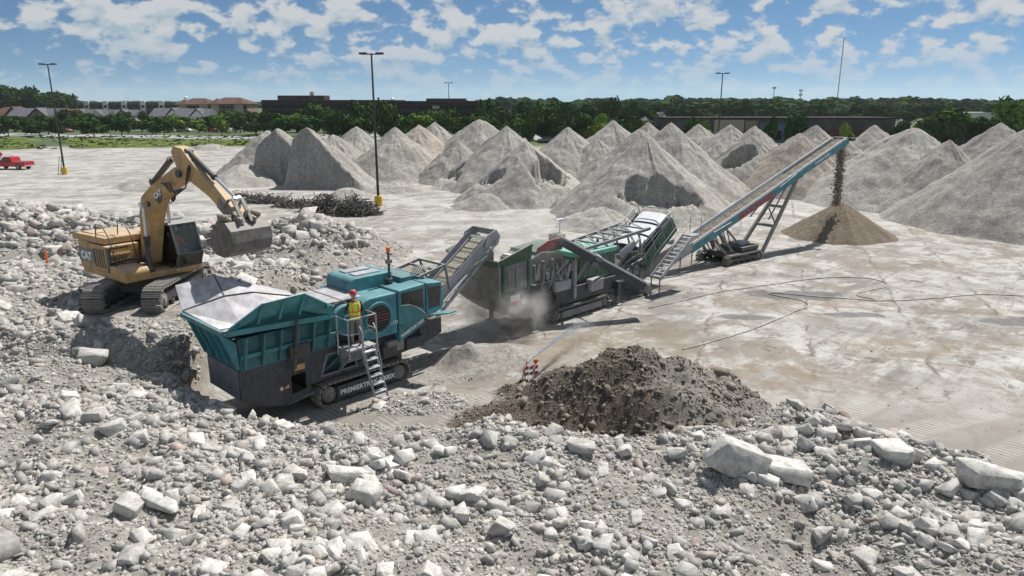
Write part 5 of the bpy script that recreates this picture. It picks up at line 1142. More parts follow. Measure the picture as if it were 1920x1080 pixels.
# screen box: inclined, covers on top, green sides
a0, a1 = Vector((4.75, 0, 1.75)), Vector((7.55, 0, 3.35)); ad = (a1-a0).normalized(); an = Vector((-ad.z, 0, ad.x))
m = MB(); m.beam(a0, a1, 1.7, 0.85, an); sb_ = m.build('screen_box', M['navy'], IC, 0.03)
for k in range(3):
    p = a0.lerp(a1, 0.14+0.30*k); q = a0.lerp(a1, 0.42+0.30*k)
    m = MB(); arc = []
    for i in range(9):
        t = -1+2*i/8; arc.append((t*0.80, 0.50+0.09*(1-t*t*t*t)))
    vs = [p+Vector((0, y_, 0))+an*(z_+0.06) for y_, z_ in arc]+[q+Vector((0, y_, 0))+an*(z_) for y_, z_ in arc]+[p+Vector((0, y_, 0))+an*(z_+0.02) for y_, z_ in arc]+[q+Vector((0, y_, 0))+an*(z_-0.04) for y_, z_ in arc]
    fs = [(i, i+1, 10+i, 9+i) for i in range(8)]+[(18+i, 27+i, 28+i, 19+i) for i in range(8)]+[(i, 18+i, 19+i, i+1) for i in range(8)]+[(9+i, 10+i, 28+i, 27+i) for i in range(8)]
    m.add(vs, fs); m.build('screen_cover', M['white'], sb_, smooth=False)
m = MB(); m.prism([(-0.82, 0.0), (0.82, 0.0), (0.82, 0.46), (-0.82, 0.46)], 0, 0.05, 'x'); 
for sy in (-1, 1):
    m = MB(); q = [a0-an*0.62+Vector((0.1, sy*1.05, 0)), a1-an*0.42+Vector((0.2, sy*1.05, 0)), a1+an*0.46+Vector((0.0, sy*1.05, 0)), a0+an*0.05+Vector((0, sy*1.05, 0))]
    m.plate(q if sy < 0 else q[::-1], 0.05); gs = m.build('screen_side', M['green'], sb_, 0.01)
    for z in (0.55, 0.85): rail([a0+an*z+Vector((0.2, sy*1.12, 0.05)), a1+an*z+Vector((0.0, sy*1.12, 0))], 0.022, 'guard_rail', M['grey'], gs)
    for k in range(4): p = a0.lerp(a1, 0.1+0.28*k)+Vector((0.05, sy*1.12, 0)); rail([p-an*0.1, p+an*0.85], 0.022, 'rail_post', M['grey'], gs)
    for k in range(3): p = a0.lerp(a1, 0.2+0.28*k)+Vector((0, sy*1.07, 0)); m = MB(); m.cyl(p-an*.2-Vector((0, sy*.02, 0)), p-an*.2+Vector((0, sy*0.08, 0)), 0.10, 12); m.build('spring_mount', M['green'], gs)
rail([a1+an*0.5+Vector((0, -0.9, 0)), a1+an*0.95+Vector((0, -0.9, 0)), a1+an*0.95+Vector((0, 0.9, 0)), a1+an*0.5+Vector((0, 0.9, 0))], 0.03, 'head_hoop', M['grey'], sb_)
# stair beside the screen, landing at its top
t0, t1 = Vector((5.15, -1.72, 0.95)), Vector((8.0, -1.72, 2.75))
m = MB()
for dy in (-0.30, 0.30): m.beam(t0+Vector((0, dy, 0)), t1+Vector((0, dy, 0)), 0.05, 0.16)
stw = m.build('stair', M['grey'], IC)
for k in range(11): p = t0.lerp(t1, (k+0.5)/11); m = MB(); m.box(p, (0.24, 0.56, 0.035)); m.build('tread', M['grey'], stw)
for dy in (-0.32, 0.32): rail([t0+Vector((0, dy, 0.1)), t0+Vector((0.1, dy, 0.95)), t1+Vector((0, dy, 0.95)), t1+Vector((0.7, dy, 0.95)), t1+Vector((0.7, dy, 0.0))], 0.022, 'stair_rail', M['grey'], stw)
m = MB(); m.beam(t1, t1+Vector((0.8, 0, 0)), 0.65, 0.05); m.build('landing', M['midgrey'], stw)
for p in (t0, ): m = MB(); m.beam((t0.x+.05, -1.95, 0.0), (t0.x+.05, -1.95, 1.0), 0.05, 0.05, (0, 1, 0)); m.beam((t0.x+.05, -1.45, 0.0), (t0.x+.05, -1.45, 1.0), 0.05, 0.05, (0, 1, 0)); m.build('stair_foot', M['midgrey'], stw)
# fines chute feeding the stacker, with guard
m = MB(); m.prism([(5.2, 0.55), (7.4, 1.05), (8.3, 1.65), (8.2, 2.1), (5.4, 1.5)], -0.75, 0.75); m.build('discharge_chute', M['dusty'], IC, 0.03)
m = MB(); m.b2(5.0, 5.3, -0.9, 0.9, 0.0, 1.4); m.build('screen_stand', M['midgrey'], IC, 0.02)

# ------------------------------------------------------------------ tracked stacking conveyor
C3, C3A = (13.6, 43.5), R(37.3)
SK = empty('stacking_conveyor', (C3[0], C3[1], 0), C3A, 'long teal tracked stacking conveyor dropping gravel on a brown cone', 'conveyor')
for sy in (-1, 1): track_unit(SK, sy*1.0, 1.45, 0.27, 0.42, 38, 0, M['black'], outer=sy, shoe_h=0.04)
m = MB(); m.b2(-1.2, 1.7, -0.85, 0.85, 0.35, 0.68); m.b2(-0.2, 1.5, -1.05, 0.6, 0.68, 0.95); ub = m.build('undercarriage', M['black'], SK, 0.03)
m = MB(); m.b2(0.2, 1.2, -0.6, 0.3, 0.95, 1.12); m.build('engine_cover', M['steel'], ub, 0.03)
b0, b1 = Vector((-6.1, 0, 0.78)), Vector((11.95, 0, 7.05)); bd_ = (b1-b0).normalized(); bn = Vector((-bd_.z, 0, bd_.x)); bl = (b1-b0).length
def bp(t, y=0.0, h_=0.0): return b0+bd_*(t*bl)+Vector((0, y, 0))+bn*h_
m = MB(); m.beam(bp(0.0, 0, 0.02), bp(1.0, 0, 0.02), 0.78, 0.04, bn); bt = m.build('conveyor_belt', M['brownbelt'], SK)
m = MB()
for i in range(120): m.box(bp(0.02+0.97*i/120, 0.03*math.sin(i*1.7), 0.06), (0.20, 0.44+0.10*math.sin(i*3.1), 0.07+0.03*math.sin(i*5.3)), Matrix.Rotation(-math.atan2(bd_.z, bd_.x)+0.08*math.sin(i*2.3), 3, 'Y'))
tag(m.build('belt_material', M['brownbelt'], bt), kind='stuff')
for sy in (-1, 1):
    y = sy*0.46
    m = MB(); m.beam(bp(0.10, y, -0.16), bp(0.66, y, -0.16), 0.10, 0.46, bn); sbm = m.build('side_beam', M['teal'], SK, 0.015)
    m = MB(); m.beam(bp(0.645, y+sy*0.02, -0.10), bp(1.0, y+sy*0.02, -0.10), 0.10, 0.40, bn); hbm = m.build('head_beam', M['teal'], SK, 0.015)
    m = MB(); m.beam(bp(0.0, y, -0.1), bp(0.13, y, -0.1), 0.08, 0.36, bn); m.build('tail_beam', M['grey'], SK, 0.01)
    m = MB(); m.beam(bp(0.02, y+sy*0.02, 0.17), bp(0.985, y+sy*0.02, 0.17), 0.04, 0.16, bn); m.build('edge_strip', M['white'], SK)
    m = MB(); m.beam(bp(0.60, y+sy*0.06, -0.05), bp(0.70, y+sy*0.06, -0.12), 0.05, 0.50, bn); m.build('joint_plate', M['teal'], SK, 0.01)
    m = MB(); m.cyl(bp(0.20, y+sy*0.10, 0.02), bp(0.29, y+sy*0.10, -0.08), 0.045, 10); m.cyl(bp(0.56, y+sy*0.10, 0.0), bp(0.66, y+sy*0.10, 0.12), 0.04, 10); m.build('fold_ram', M['grey'], SK)
    if sy < 0:
        text('M\u1d9cDONAGH' if False else 'McDONAGH', 0.50, bp(0.335, -0.518, -0.33), bd_, bn, M['red'], sbm, 0.022, sx=1.28)
        text('POWERSCREEN', 0.24, bp(0.775, -0.538, -0.16), bd_, bn, M['whitepaint'], hbm, 0.006, sx=1.1)
    # A-frame legs to the tracks
    m = MB(); m.beam(bp(0.665, y*0.95, -0.38), (2.30, sy*0.82, 0.35), 0.16, 0.24); lg = m.build('lift_leg', M['dusty'], SK, 0.01)
    m = MB(); m.beam(bp(0.60, y*0.95, -0.38), (2.9, sy*0.68, 2.35), 0.05, 0.10); m.build('brace', M['midgrey'], lg)
    m = MB(); m.beam(bp(0.235, y, -0.38), (-0.6, sy*0.7, 0.6), 0.12, 0.16); m.beam(bp(0.20, y, -0.38), (-1.3, sy*0.85, 0.5), 0.10, 0.12); m.beam(bp(0.27, y, -0.38), (0.5, sy*0.6, 0.7), 0.08, 0.10); m.build('tail_leg', M['midgrey'], SK)
    for k in range(5): m = MB(); m.beam((-1.5+k*.22, sy*0.5, 0.6+.1*k), bp(0.19+.02*k, y, -0.3), 0.05, 0.05); m.build('brace', M['black'], ub)
for t in (0.35, 0.62): 
    p = Vector((2.30, 0, 0.35)).lerp(bp(0.665, 0, -0.38), t); m = MB(); m.box(p, (0.16, 1.35, 0.16)); m.build('leg_crossbar', M['dusty'], SK)
m = MB(); m.beam(Vector((2.3, -.8, .5)).lerp(bp(.665, -.53, -.38), .36), Vector((2.3, .8, .5)).lerp(bp(.665, .53, -.38), .62), 0.07, 0.07); m.build('leg_crossbar', M['dusty'], SK)
m = MB(); m.cyl(bp(0.997, -0.5, 0.0), bp(0.997, 0.5, 0.0), 0.17, 16); m.b2(0, 0.01, 0, 0.01, 0, 0.01) if False else None; m.build('head_drum', M['black'], SK)
m = MB(); m.box(bp(1.0, -0.72, 0.0)+Vector((0.1, 0, 0)), (0.5, 0.22, 0.22)); m.build('drive_motor', M['black'], SK, 0.03)
m = MB(); m.prism([(-6.4, 0.55), (-4.6, 1.15), (-4.5, 1.75), (-6.5, 1.45)], -0.72, -0.66); m.prism([(-6.4, 0.55), (-4.6, 1.15), (-4.5, 1.75), (-6.5, 1.45)], 0.66, 0.72); m.plate([(-6.45, -0.7, 0.6), (-6.45, 0.7, 0.6), (-6.5, 0.7, 1.45), (-6.5, -0.7, 1.45)], 0.04); m.build('feed_boot', M['grey'], SK)
m = MB(); m.beam((-4.6, -0.75, 0.1), (-4.6, -0.75, 1.3), 0.05, 0.05, (0, 1, 0)); m.beam((-5.6, -0.75, 0.1), (-4.6, -0.75, 0.1), 0.05, 0.05); m.beam((-5.6, -0.75, 0.1), (-5.6, -0.75, 1.0), 0.05, 0.05, (0, 1, 0)); m.build('tail_guard', M['midgrey'], SK)
# stream of gravel falling from the head drum
hx, hy, hz = (Matrix.Rotation(C3A, 3, 'Z')@(bp(1.0)+Vector((0.22, 0, 0)))+Vector((C3[0], C3[1], 0)))[:]
nF = 2300; fz = rng.uniform(2.3, hz+0.05, nF); dz = hz-fz
fx = hx+rng.normal(0, 0.10+0.10*rng.random(nF), nF)+0.28*np.sqrt(np.maximum(dz, 0)/5)*math.cos(C3A)-0.1; fy = hy+rng.normal(0, 0.16, nF)+0.28*np.sqrt(np.maximum(dz, 0)/5)*math.sin(C3A)
rock_mass('falling_gravel', fx, fy, fz, rng.uniform(0.05, 0.13, nF), np.full(nF, 0.41), PEB, 'brown gravel stream pouring off the long conveyor head', 0.0)
bpy.data.objects['falling_gravel']['category'] = 'gravel stream'
# clutter on the impact crusher's open flank
rr_ = random.Random(12)
for k in range(9):
    xx = -3.1+k*0.30; m = MB(); zz = rr_.uniform(1.6, 2.6); m.box((xx, -0.98, zz), (rr_.uniform(.12, .3), 0.14, rr_.uniform(.15, .4))); m.build('bracket', M['dusty'] if k % 3 else M['grey'], IC, 0.02)
for k in range(7):
    a = Vector((rr_.uniform(-3.2, -1), -1.06, rr_.uniform(1.5, 2.0))); b_ = Vector((rr_.uniform(-2.6, -0.4), -1.06, rr_.uniform(2.2, 2.9))); m = MB(); m.tube([a, a.lerp(b_, .4)+Vector((0, -.1, -.1)), b_], 0.03, 6); m.build('pipe', M['grey'] if k % 2 else M['dusty'], IC)
m = MB(); m.plate([(-3.2, -0.8, 3.05), (-1.0, -0.8, 3.2), (-1.0, 0.8, 3.2), (-3.2, 0.8, 3.05)], 0.04); m.build('dusty_deck', M['white'], IC)

# ------------------------------------------------------------------ town ground: grass strip, roads
def sheet(name, pts, z, mat, label):
    m = MB(); m.add([(p[0], p[1], z) for p in pts], [list(range(len(pts)))]); o = m.build(name, mat)
    return tag(o, label, name.replace('_', ' '), kind='structure')
M['asphalt'] = material('pale asphalt', (0.30, 0.30, 0.30), 0.9, coords='World', scale=0.2, var=0.2)
M['lotfar'] = material('dusty far lot', (0.50, 0.47, 0.42), 0.95, coords='World', scale=0.1, var=0.2)
M['grass'] = material('rough grass', (0.115, 0.145, 0.048), 0.95, spec=0.0, coords='World', scale=0.35, var=0.5, bump=1.0, bscale=2.0)
def g2(px, py): return gnd(px, py)[:2]
sheet('grass_strip', [g2(40, 256), g2(0, 254), g2(-300, 256), g2(-300, 285), g2(0, 282), g2(75, 278), (gnd(60, 266)[0], gnd(60, 266)[1])], 0.03, M['grass'], 'rough green grass beside the dirt track')
sheet('grass_strip', [g2(115, 262), g2(140, 279), g2(300, 276), g2(455, 273), g2(520, 264), g2(300, 258), g2(130, 251)], 0.03, M['grass'], 'rough green grass strip between the lot and the road')
sheet('road', [g2(-400, 250.5), g2(560, 263), g2(560, 257.5), g2(-400, 244.5)], 0.05, M['asphalt'], 'pale road behind the grass strip')
sheet('parking_lot', [g2(560, 252), g2(1500, 252), g2(1900, 252), g2(1900, 262), g2(560, 262)], 0.03, M['asphalt'], 'far asphalt parking lot behind the stockpiles')
sheet('parking_lot', [g2(250, 243), g2(520, 243), g2(520, 236), g2(250, 236)], 0.06, M['asphalt'], 'asphalt parking lot between the trees')
# tufts of weeds on the grass strips
tv = []; n_t = 900
for k in range(n_t):
    px = random.uniform(-20, 470); py = random.uniform(255, 280)
    if 20 < px < 130 and abs((px-20)*0.17+258-py) < 5: continue
    if px < 130 and py > 281: continue
    if px > 140 and py > 277-(px-140)*0.013: continue
    x, y, _ = gnd(px, py); h_ = random.uniform(0.10, 0.28)*(1.5 if py < 259 else 1); a = random.uniform(0, math.pi); w_ = random.uniform(0.3, 0.8)
    tv.append([(x-w_*math.cos(a), y-w_*math.sin(a), 0), (x+w_*math.cos(a), y+w_*math.sin(a), 0), (x+w_*.5*math.cos(a)+.2, y+w_*.5*math.sin(a), h_), (x-w_*.6*math.cos(a), y-w_*.6*math.sin(a)+.2, h_*0.8)])
V = np.array(tv).reshape(-1, 3); me = fast_mesh('tall_grass', V, np.arange(len(V)).reshape(-1, 4), 4); me.materials.append(M['grass'])
tag(link('tall_grass', me), 'tall weeds and grass along the strip by the road', 'grass', kind='stuff')

# ------------------------------------------------------------------ trees
def leaf_material(name, lo, hi):
    m = bpy.data.materials.new(name); m.use_nodes = True; t = NT(m.node_tree); m.node_tree.nodes.clear()
    p = t.n('ShaderNodeBsdfPrincipled'); o = t.n('ShaderNodeOutputMaterial'); t.put(o.inputs[0], p.outputs[0])
    at = t.n('ShaderNodeAttribute', attribute_name='tint'); oi = t.n('ShaderNodeObjectInfo')
    sp = t.n('ShaderNodeSeparateColor'); t.put(sp.inputs[0], at.outputs['Color'])
    c = t.mix(sp.outputs[0], lo, hi)
    cb = t.n('ShaderNodeCombineColor'); v = oi.outputs['Random']
    t.put(cb.inputs[0], t.math('ADD', t.math('MULTIPLY', v, 0.55), 0.65)); t.put(cb.inputs[1], t.math('ADD', t.math('MULTIPLY', v, 0.38), 0.78)); t.put(cb.inputs[2], 0.9)
    c = t.mix(1.0, c, cb.outputs[0], 'MULTIPLY')
    t.put(p.inputs['Base Color'], c); p.inputs['Roughness'].default_value = 0.8; p.inputs['Specular IOR Level'].default_value = 0.0
    return m
LEAF = leaf_material('leaves', (0.016, 0.036, 0.012), (0.060, 0.105, 0.028))
LEAFL = leaf_material('light leaves', (0.06, 0.11, 0.02), (0.16, 0.24, 0.05))
def crown_mesh(name, seed, mat, n=1500, conic=0.0, lobes=9, leaf=0.045):
    r = np.random.default_rng(seed)
    c = r.normal(size=(lobes, 3)); c /= np.linalg.norm(c, axis=1)[:, None]; c *= r.uniform(0.18, 0.36, (lobes, 1)); c[:, 2] *= 0.95
    rad = r.uniform(0.16, 0.27, lobes)
    k = r.integers(0, lobes, n); d = r.normal(size=(n, 3)); d /= np.linalg.norm(d, axis=1)[:, None]
    p = c[k]+d*(rad[k]*r.uniform(0.55, 1.08, n))[:, None]
    if conic: p[:, :2] *= (1.15-conic*(p[:, 2:3]+0.5))
    p[:, 2] += 0.60
    a = r.normal(size=(n, 3)); a /= np.linalg.norm(a, axis=1)[:, None]; b = np.cross(a, d); b /= np.linalg.norm(b, axis=1)[:, None]+1e-6
    s = r.uniform(0.6, 1.4, n)[:, None]*leaf
    V = np.stack([p-a*s-b*s*.6, p+a*s*.9-b*s*.7, p+a*s+b*s*.6, p-a*s*.8+b*s*.7], 1).reshape(-1, 3)
    me = fast_mesh(name, V, np.arange(len(V)).reshape(-1, 4), 4)
    t_ = np.clip(0.35+0.5*(r.random(n)-.3)+0.25*r.random(lobes)[k], 0, 1)
    set_color(me, np.repeat(np.repeat(t_[:, None], 4, 0), 3, 1)); me.materials.append(mat); return me
def trunk_mesh(name, seed, top=0.55):
    r = random.Random(seed); m = MB(); m.cyl((0, 0, -0.02), (0.01, 0, 0.32), 0.026, 8, 0.018); m.cyl((0.01, 0, 0.32), (0.02, 0.01, top), 0.018, 8, 0.008)
    for k in range(6):
        a = r.uniform(0, 6.28); z = r.uniform(0.24, 0.42); l = r.uniform(0.18, 0.3); m.cyl((0.01, 0, z), (l*math.cos(a), l*math.sin(a), z+l*0.9), 0.012, 6, 0.004)
    return m.mesh(name, M['bark'])
CROWNS = [crown_mesh('crown', 11+i, LEAF) for i in range(4)]+[crown_mesh('crown', 31, LEAFL), crown_mesh('crown', 32, LEAF, conic=0.7, n=1500)]
TRUNKS = [trunk_mesh('trunk', i) for i in range(3)]
def tree(x, y, h_, wd, kind, label, group):
    q = wd/h_
    if group: label = ('conical ' if kind == 5 else 'very wide ' if q > 1.25 else 'wide ' if q > 0.95 else 'slim ' if q < 0.6 else '')+('tall ' if h_ > 12 else 'low ' if h_ < 8 else '')+label
    r = random.Random(int(x*13+y*7)); o = empty('tree', (x, y, 0), r.uniform(0, 6.28), label, 'tree', group)
    c = link('crown', CROWNS[kind], None, o); c.scale = (wd, wd, h_)
    t = link('trunk', TRUNKS[r.randrange(3)], None, o); t.scale = (wd*0.9, wd*0.9, h_)
    return o
def tree_px(px, ytop, D, wpx, kind, label, group):
    x, y, z = dep(px, ytop, D); tree(x, y, max(z, 2.5)/1.04, wpx/FPX*D*1.25, kind, label, group)
rt = random.Random(21)
# street trees beyond the road at the left
for i, px in enumerate(range(8, 480, 21)):
    D = 205+rt.uniform(-8, 40); k = 4 if px in (323, 365, 407) or i in (15, 17) else rt.choice([0, 1, 2, 3])
    tree_px(px+rt.uniform(-7, 7), rt.uniform(211, 225), D, rt.uniform(28, 44), k, ('light green young tree in the row beyond the road' if k == 4 else 'dark round tree in the row beyond the road'), 'trees along the road')
for i in range(26):
    px = 5+i*19+rt.uniform(-8, 8); tree_px(px, rt.uniform(205, 213), 275+rt.uniform(-15, 60), rt.uniform(26, 40), rt.choice([0, 1, 2, 3, 5]), 'dark tree among the houses behind the road trees', 'trees among the houses')
for i in range(22):
    px = -10+i*6.5+rt.uniform(-5, 5); tree_px(px, (163 if px < 60 else 172)+rt.uniform(-3, 5)+max(0, px-90)*0.25, 400+rt.uniform(-20, 50), rt.uniform(26, 40), rt.choice([0, 1, 2, 3]), 'tall dark tree of the wood behind the grey roofed houses', 'tall wood at the edge of town')
# trees before the office blocks
for i in range(34):
    px = 482+i*13.2+rt.uniform(-7, 7); k = 4 if i in (4, 6, 19, 23) else rt.choice([0, 1, 2, 3, 3])
    top = rt.uniform(204, 224)
    if i in (8, 9, 10): top = 192+rt.uniform(0, 6)
    if i in (15, 16, 17, 18): top = 185+rt.uniform(0, 9)
    if k == 4: top = 214
    tree_px(px, top, 190+rt.uniform(-15, 45), rt.uniform(34, 52), k, ('light green tree in front of the dark office blocks' if k == 4 else 'dark tree in front of the office blocks'), 'trees before the office blocks')
# thick tree belt at the right
for i in range(46):
    px = 905+i*12.4+rt.uniform(-7, 7); top = rt.uniform(188, 206) if px < 1240 or px > 1330 else rt.uniform(192, 204)
    if 1080 < px < 1240: top -= 4
    if px > 1340: top -= 5
    D = 235+rt.uniform(-25, 60) if px < 1230 else 300+rt.uniform(-15, 70)
    tree_px(px, top+rt.uniform(-4, 7), D, rt.uniform(24, 60), rt.choice([0, 1, 2, 3, 5]), 'dark green tree in the belt behind the stockpiles', 'tree belt behind the stockpiles')
for i in range(20):
    px = 915+i*16+rt.uniform(-6, 6)
    tree_px(px, rt.uniform(212, 228), 165+rt.uniform(-12, 20), rt.uniform(30, 46), rt.choice([0, 1, 2, 4, 3]), 'lower tree at the edge of the lot behind the piles', 'trees at the lot edge')
for i in range(48):
    px = 1460+i*10.2+rt.uniform(-6, 6); tree_px(px, rt.uniform(190, 210), 330+rt.uniform(-30, 110), rt.uniform(28, 44), rt.choice([0, 1, 2, 3]), 'dark tree of the wood behind the low store', 'wood behind the low store')
for px, top, D, wpx, k, lab in [(1490, 213, 150, 44, 0, 'bushy green tree beside the blue store front'), (1446, 220, 140, 30, 5, 'dark conical evergreen by the store'), (1770, 204, 150, 80, 0, 'big dark tree between two tall piles'), (1820, 214, 155, 60, 1, 'wide dark tree right of the big dark tree'), (1740, 220, 150, 50, 2, 'low leafy tree left of the big dark tree'),
                              (1905, 184, 140, 70, 4, 'tall pale leafed tree behind the huge slope'), (1870, 212, 150, 50, 2, 'dark bush tree below the pale leafed tree'), (1690, 226, 160, 36, 0, 'small dark tree behind the fresh cone'), (1300, 222, 150, 34, 3, 'small yellow green tree before the store'), (1325, 226, 150, 26, 4, 'light bush before the store'), (1590, 232, 150, 26, 4, 'low light shrub by the parked vans')]:
    tree_px(px, top, D, wpx, k, lab, None)
# the wood that runs to the horizon
Vs, Fs, Cs = [], [], []; off = 0
Cv = [np.array([v.co[:] for v in c.vertices]).reshape(-1, 4, 3)[::3].reshape(-1, 3)*np.array([1.0, 1.0, 1.0]) for c in CROWNS[:4]]
rf = np.random.default_rng(77)
for k in range(900):
    px = rf.uniform(-60, 1980); D = rf.uniform(480, 2600)**1.0
    if px < 900 and D < 800: continue
    x = (px-960)/FPX*D; h_ = rf.uniform(8, 11.5) if px < 900 else rf.uniform(9, 14); wd = rf.uniform(16, 30)*(1+D/2500)
    cv = Cv[k % 4].reshape(-1, 4, 3); cen = cv.mean(1, keepdims=True); cv = (cen+(cv-cen)*1.7).reshape(-1, 3)
    Vs.append(cv*np.array([wd, wd, h_])+np.array([x, D, -1.0])); Cs.append(np.repeat(np.clip(rf.uniform(.1, .6)+0.4*rf.random(len(cv)//4), 0, 1), 4))
V = np.concatenate(Vs); me = fast_mesh('distant_wood', V, np.arange(len(V)).reshape(-1, 4), 4); cc = np.concatenate(Cs)[:, None]; set_color(me, np.repeat(cc, 3, 1)); me.materials.append(LEAF)
tag(link('distant_wood', me), 'far off dark wood stretching to the horizon', 'wood', kind='stuff')

# ------------------------------------------------------------------ buildings
_mat = material
def material(*a, **k): k.setdefault('spec', 0.05); return _mat(*a, **k)
BM = dict(dark=material('dark brown brick', (0.040, 0.028, 0.024), 0.7, scale=0.4, var=0.3), darkglass=material('dark window glass', (0.012, 0.013, 0.016), 0.15, var=0.2, scale=0.3), penthouse=material('brown metal cladding', (0.085, 0.055, 0.05), 0.7, scale=0.3),
    beige=material('beige stucco', (0.36, 0.31, 0.25), 0.9, scale=0.3, var=0.12), brownroof=material('brown shingles', (0.12, 0.075, 0.06), 0.9, scale=1.5), greyroof=material('grey shingles', (0.13, 0.13, 0.145), 0.9, scale=1.5), siding=material('pale siding', (0.52, 0.50, 0.46), 0.8, scale=0.5, var=0.08),
    tan=material('tan brick', (0.24, 0.18, 0.14), 0.9, scale=0.5), whitewall=material('white wall', (0.70, 0.70, 0.68), 0.8, var=0.06), storegrey=material('store grey wall', (0.10, 0.098, 0.095), 0.85, scale=0.3), storered=material('dark red brick wall', (0.13, 0.055, 0.045), 0.9, scale=0.5), blue=material('blue shop glass', (0.10, 0.15, 0.22), 0.2))
def wins(parent, xs, y, zs, w_, h_, mat=None, nm='window'):
    me_ = None
    for z in zs:
        for x in xs:
            if me_ is None: mm = MB(); mm.box((0, 0, 0), (w_, 0.12, h_)); me_ = mm.mesh(nm, mat or BM['darkglass'])
            o = link(nm, me_, None, parent); o.location = (x, y, z)
def block(px0, px1, ytop, D, depth_, label, mat, cat='building'):
    x0, _, z = dep(px0, ytop, D); x1 = dep(px1, ytop, D)[0]
    e = empty('building', ((x0+x1)/2, D, 0), 0, label, cat); w_ = x1-x0
    m = MB(); m.b2(-w_/2, w_/2, 0, depth_, 0, z); m.build('wall', mat, e)
    return e, w_, z
for (a, b, yt, lab, ph, pyt) in [(490, 742, 189, 'long dark brown office block with a tank on its roof', (520, 607), 179), (708, 897, 191, 'dark glass office block with brown rooftop box', (799, 872), 184.5)]:
    D = 300 if a == 490 else 292
    e, w_, z = block(a, b, yt, D, 26, lab, BM['dark'])
    n = int(w_/3.0)
    for fl in range(3):
        for k in range(n):
            x = -w_/2+w_*(k+.5)/n; o = MB(); o.box((x, -0.05, z*(0.24+0.27*fl)), (w_/n*0.90, 0.16, z*0.13)); o.build('window', BM['darkglass'] if (k*7+fl*3) % 11 else BM['beige'], e)
    m = MB(); m.b2(-w_/2-.2, w_/2+.2, -0.2, 26.2, z, z+0.35); m.build('parapet', BM['penthouse'], e)
    x0 = dep(ph[0], pyt, D+8); x1 = dep(ph[1], pyt, D+8); cx = e.location.x
    m = MB(); m.b2(x0[0]-cx, x1[0]-cx, 8, 18, z, x0[2]); rp = m.build('rooftop_box', BM['penthouse'], e)
    if a == 490: m = MB(); m.cyl((dep(584, 180, D+10)[0]-cx, 11, x0[2]), (dep(584, 180, D+10)[0]-cx, 11, x0[2]+1.5), 0.9, 14); m.build('roof_tank', BM['siding'], rp)
# gabled houses
def house(px, ytop, D, w_, dp, wall, roof, label, hip=False, storeys=2):
    x, y, z = dep(px, ytop, D); z = max(z, 5.5); hw = z*0.62
    e = empty('house', (x, y, 0), 0, label, 'house', 'houses at the edge of town')
    m = MB(); m.b2(-w_/2, w_/2, 0, dp, 0, hw); m.build('wall', wall, e)
    m = MB(); ov = 0.5
    if hip: m.add([(-w_/2-ov, -ov, hw), (w_/2+ov, -ov, hw), (w_/2+ov, dp+ov, hw), (-w_/2-ov, dp+ov, hw), (-w_/4, dp/2, z), (w_/4, dp/2, z)], [(0, 1, 5, 4), (1, 2, 5), (2, 3, 4, 5), (3, 0, 4), (3, 2, 1, 0)])
    else: m.prism([(-ov, hw-.1), (dp/2, z), (dp+ov, hw-.1)], -w_/2-ov, w_/2+ov, 'x')
    rf_ = m.build('roof', roof, e)
    gx = w_*0.22; m = MB(); m.prism([(gx-w_*.2, hw-.05), (gx+w_*.2, hw-.05), (gx, z*0.93)], -0.55, dp*0.45, 'y'); m.build('gable', wall, rf_)
    m = MB(); m.prism([(gx-w_*.24, hw-.15), (gx, z*0.99), (gx+w_*.24, hw-.15), (gx+w_*.24, hw), (gx, z*1.03), (gx-w_*.24, hw)], -0.8, dp*0.5, 'y'); m.build('gable_roof', roof, rf_)
    wins(e, [-w_*.32, -w_*.05, w_*.22, w_*.38], -0.02, [hw*0.28, hw*0.74][:storeys], 1.1, 1.3)
    m = MB(); m.b2(-w_*.2-.5, -w_*.2+.5, -0.06, 0.05, 0, 2.1); m.build('door', M['white'], e)
    return e
for px, yt, D, w_, wall, roof, lab, hip in [(8, 201, 268, 14, BM['beige'], BM['brownroof'], 'beige house with a light brown roof', True), (52, 203, 262, 15, BM['tan'], BM['greyroof'], 'brick house with a slate blue grey roof', False), (98, 204, 272, 13, BM['siding'], BM['brownroof'], 'pale house with a reddish brown roof', False), (128, 205, 285, 14, BM['tan'], BM['greyroof'], 'house with a dark grey roof half hidden by trees', False),
                                        (165, 206, 300, 13, BM['siding'], BM['greyroof'], 'grey roofed house behind the row of trees', False), (215, 206, 310, 15, BM['beige'], BM['greyroof'], 'low beige house behind the dark conifers', False), (310, 203, 270, 12, BM['whitewall'], BM['greyroof'], 'white gabled house with grey roof among trees', False), (355, 204, 262, 12, BM['whitewall'], BM['greyroof'], 'white gabled house next to the apartment block', False), (1094*0+1232, 211, 230, 10, BM['whitewall'], BM['greyroof'], 'small pavilion with a pale hipped roof among dense trees', True)]:
    house(px, yt, D, w_, 10, wall, roof, lab, hip)
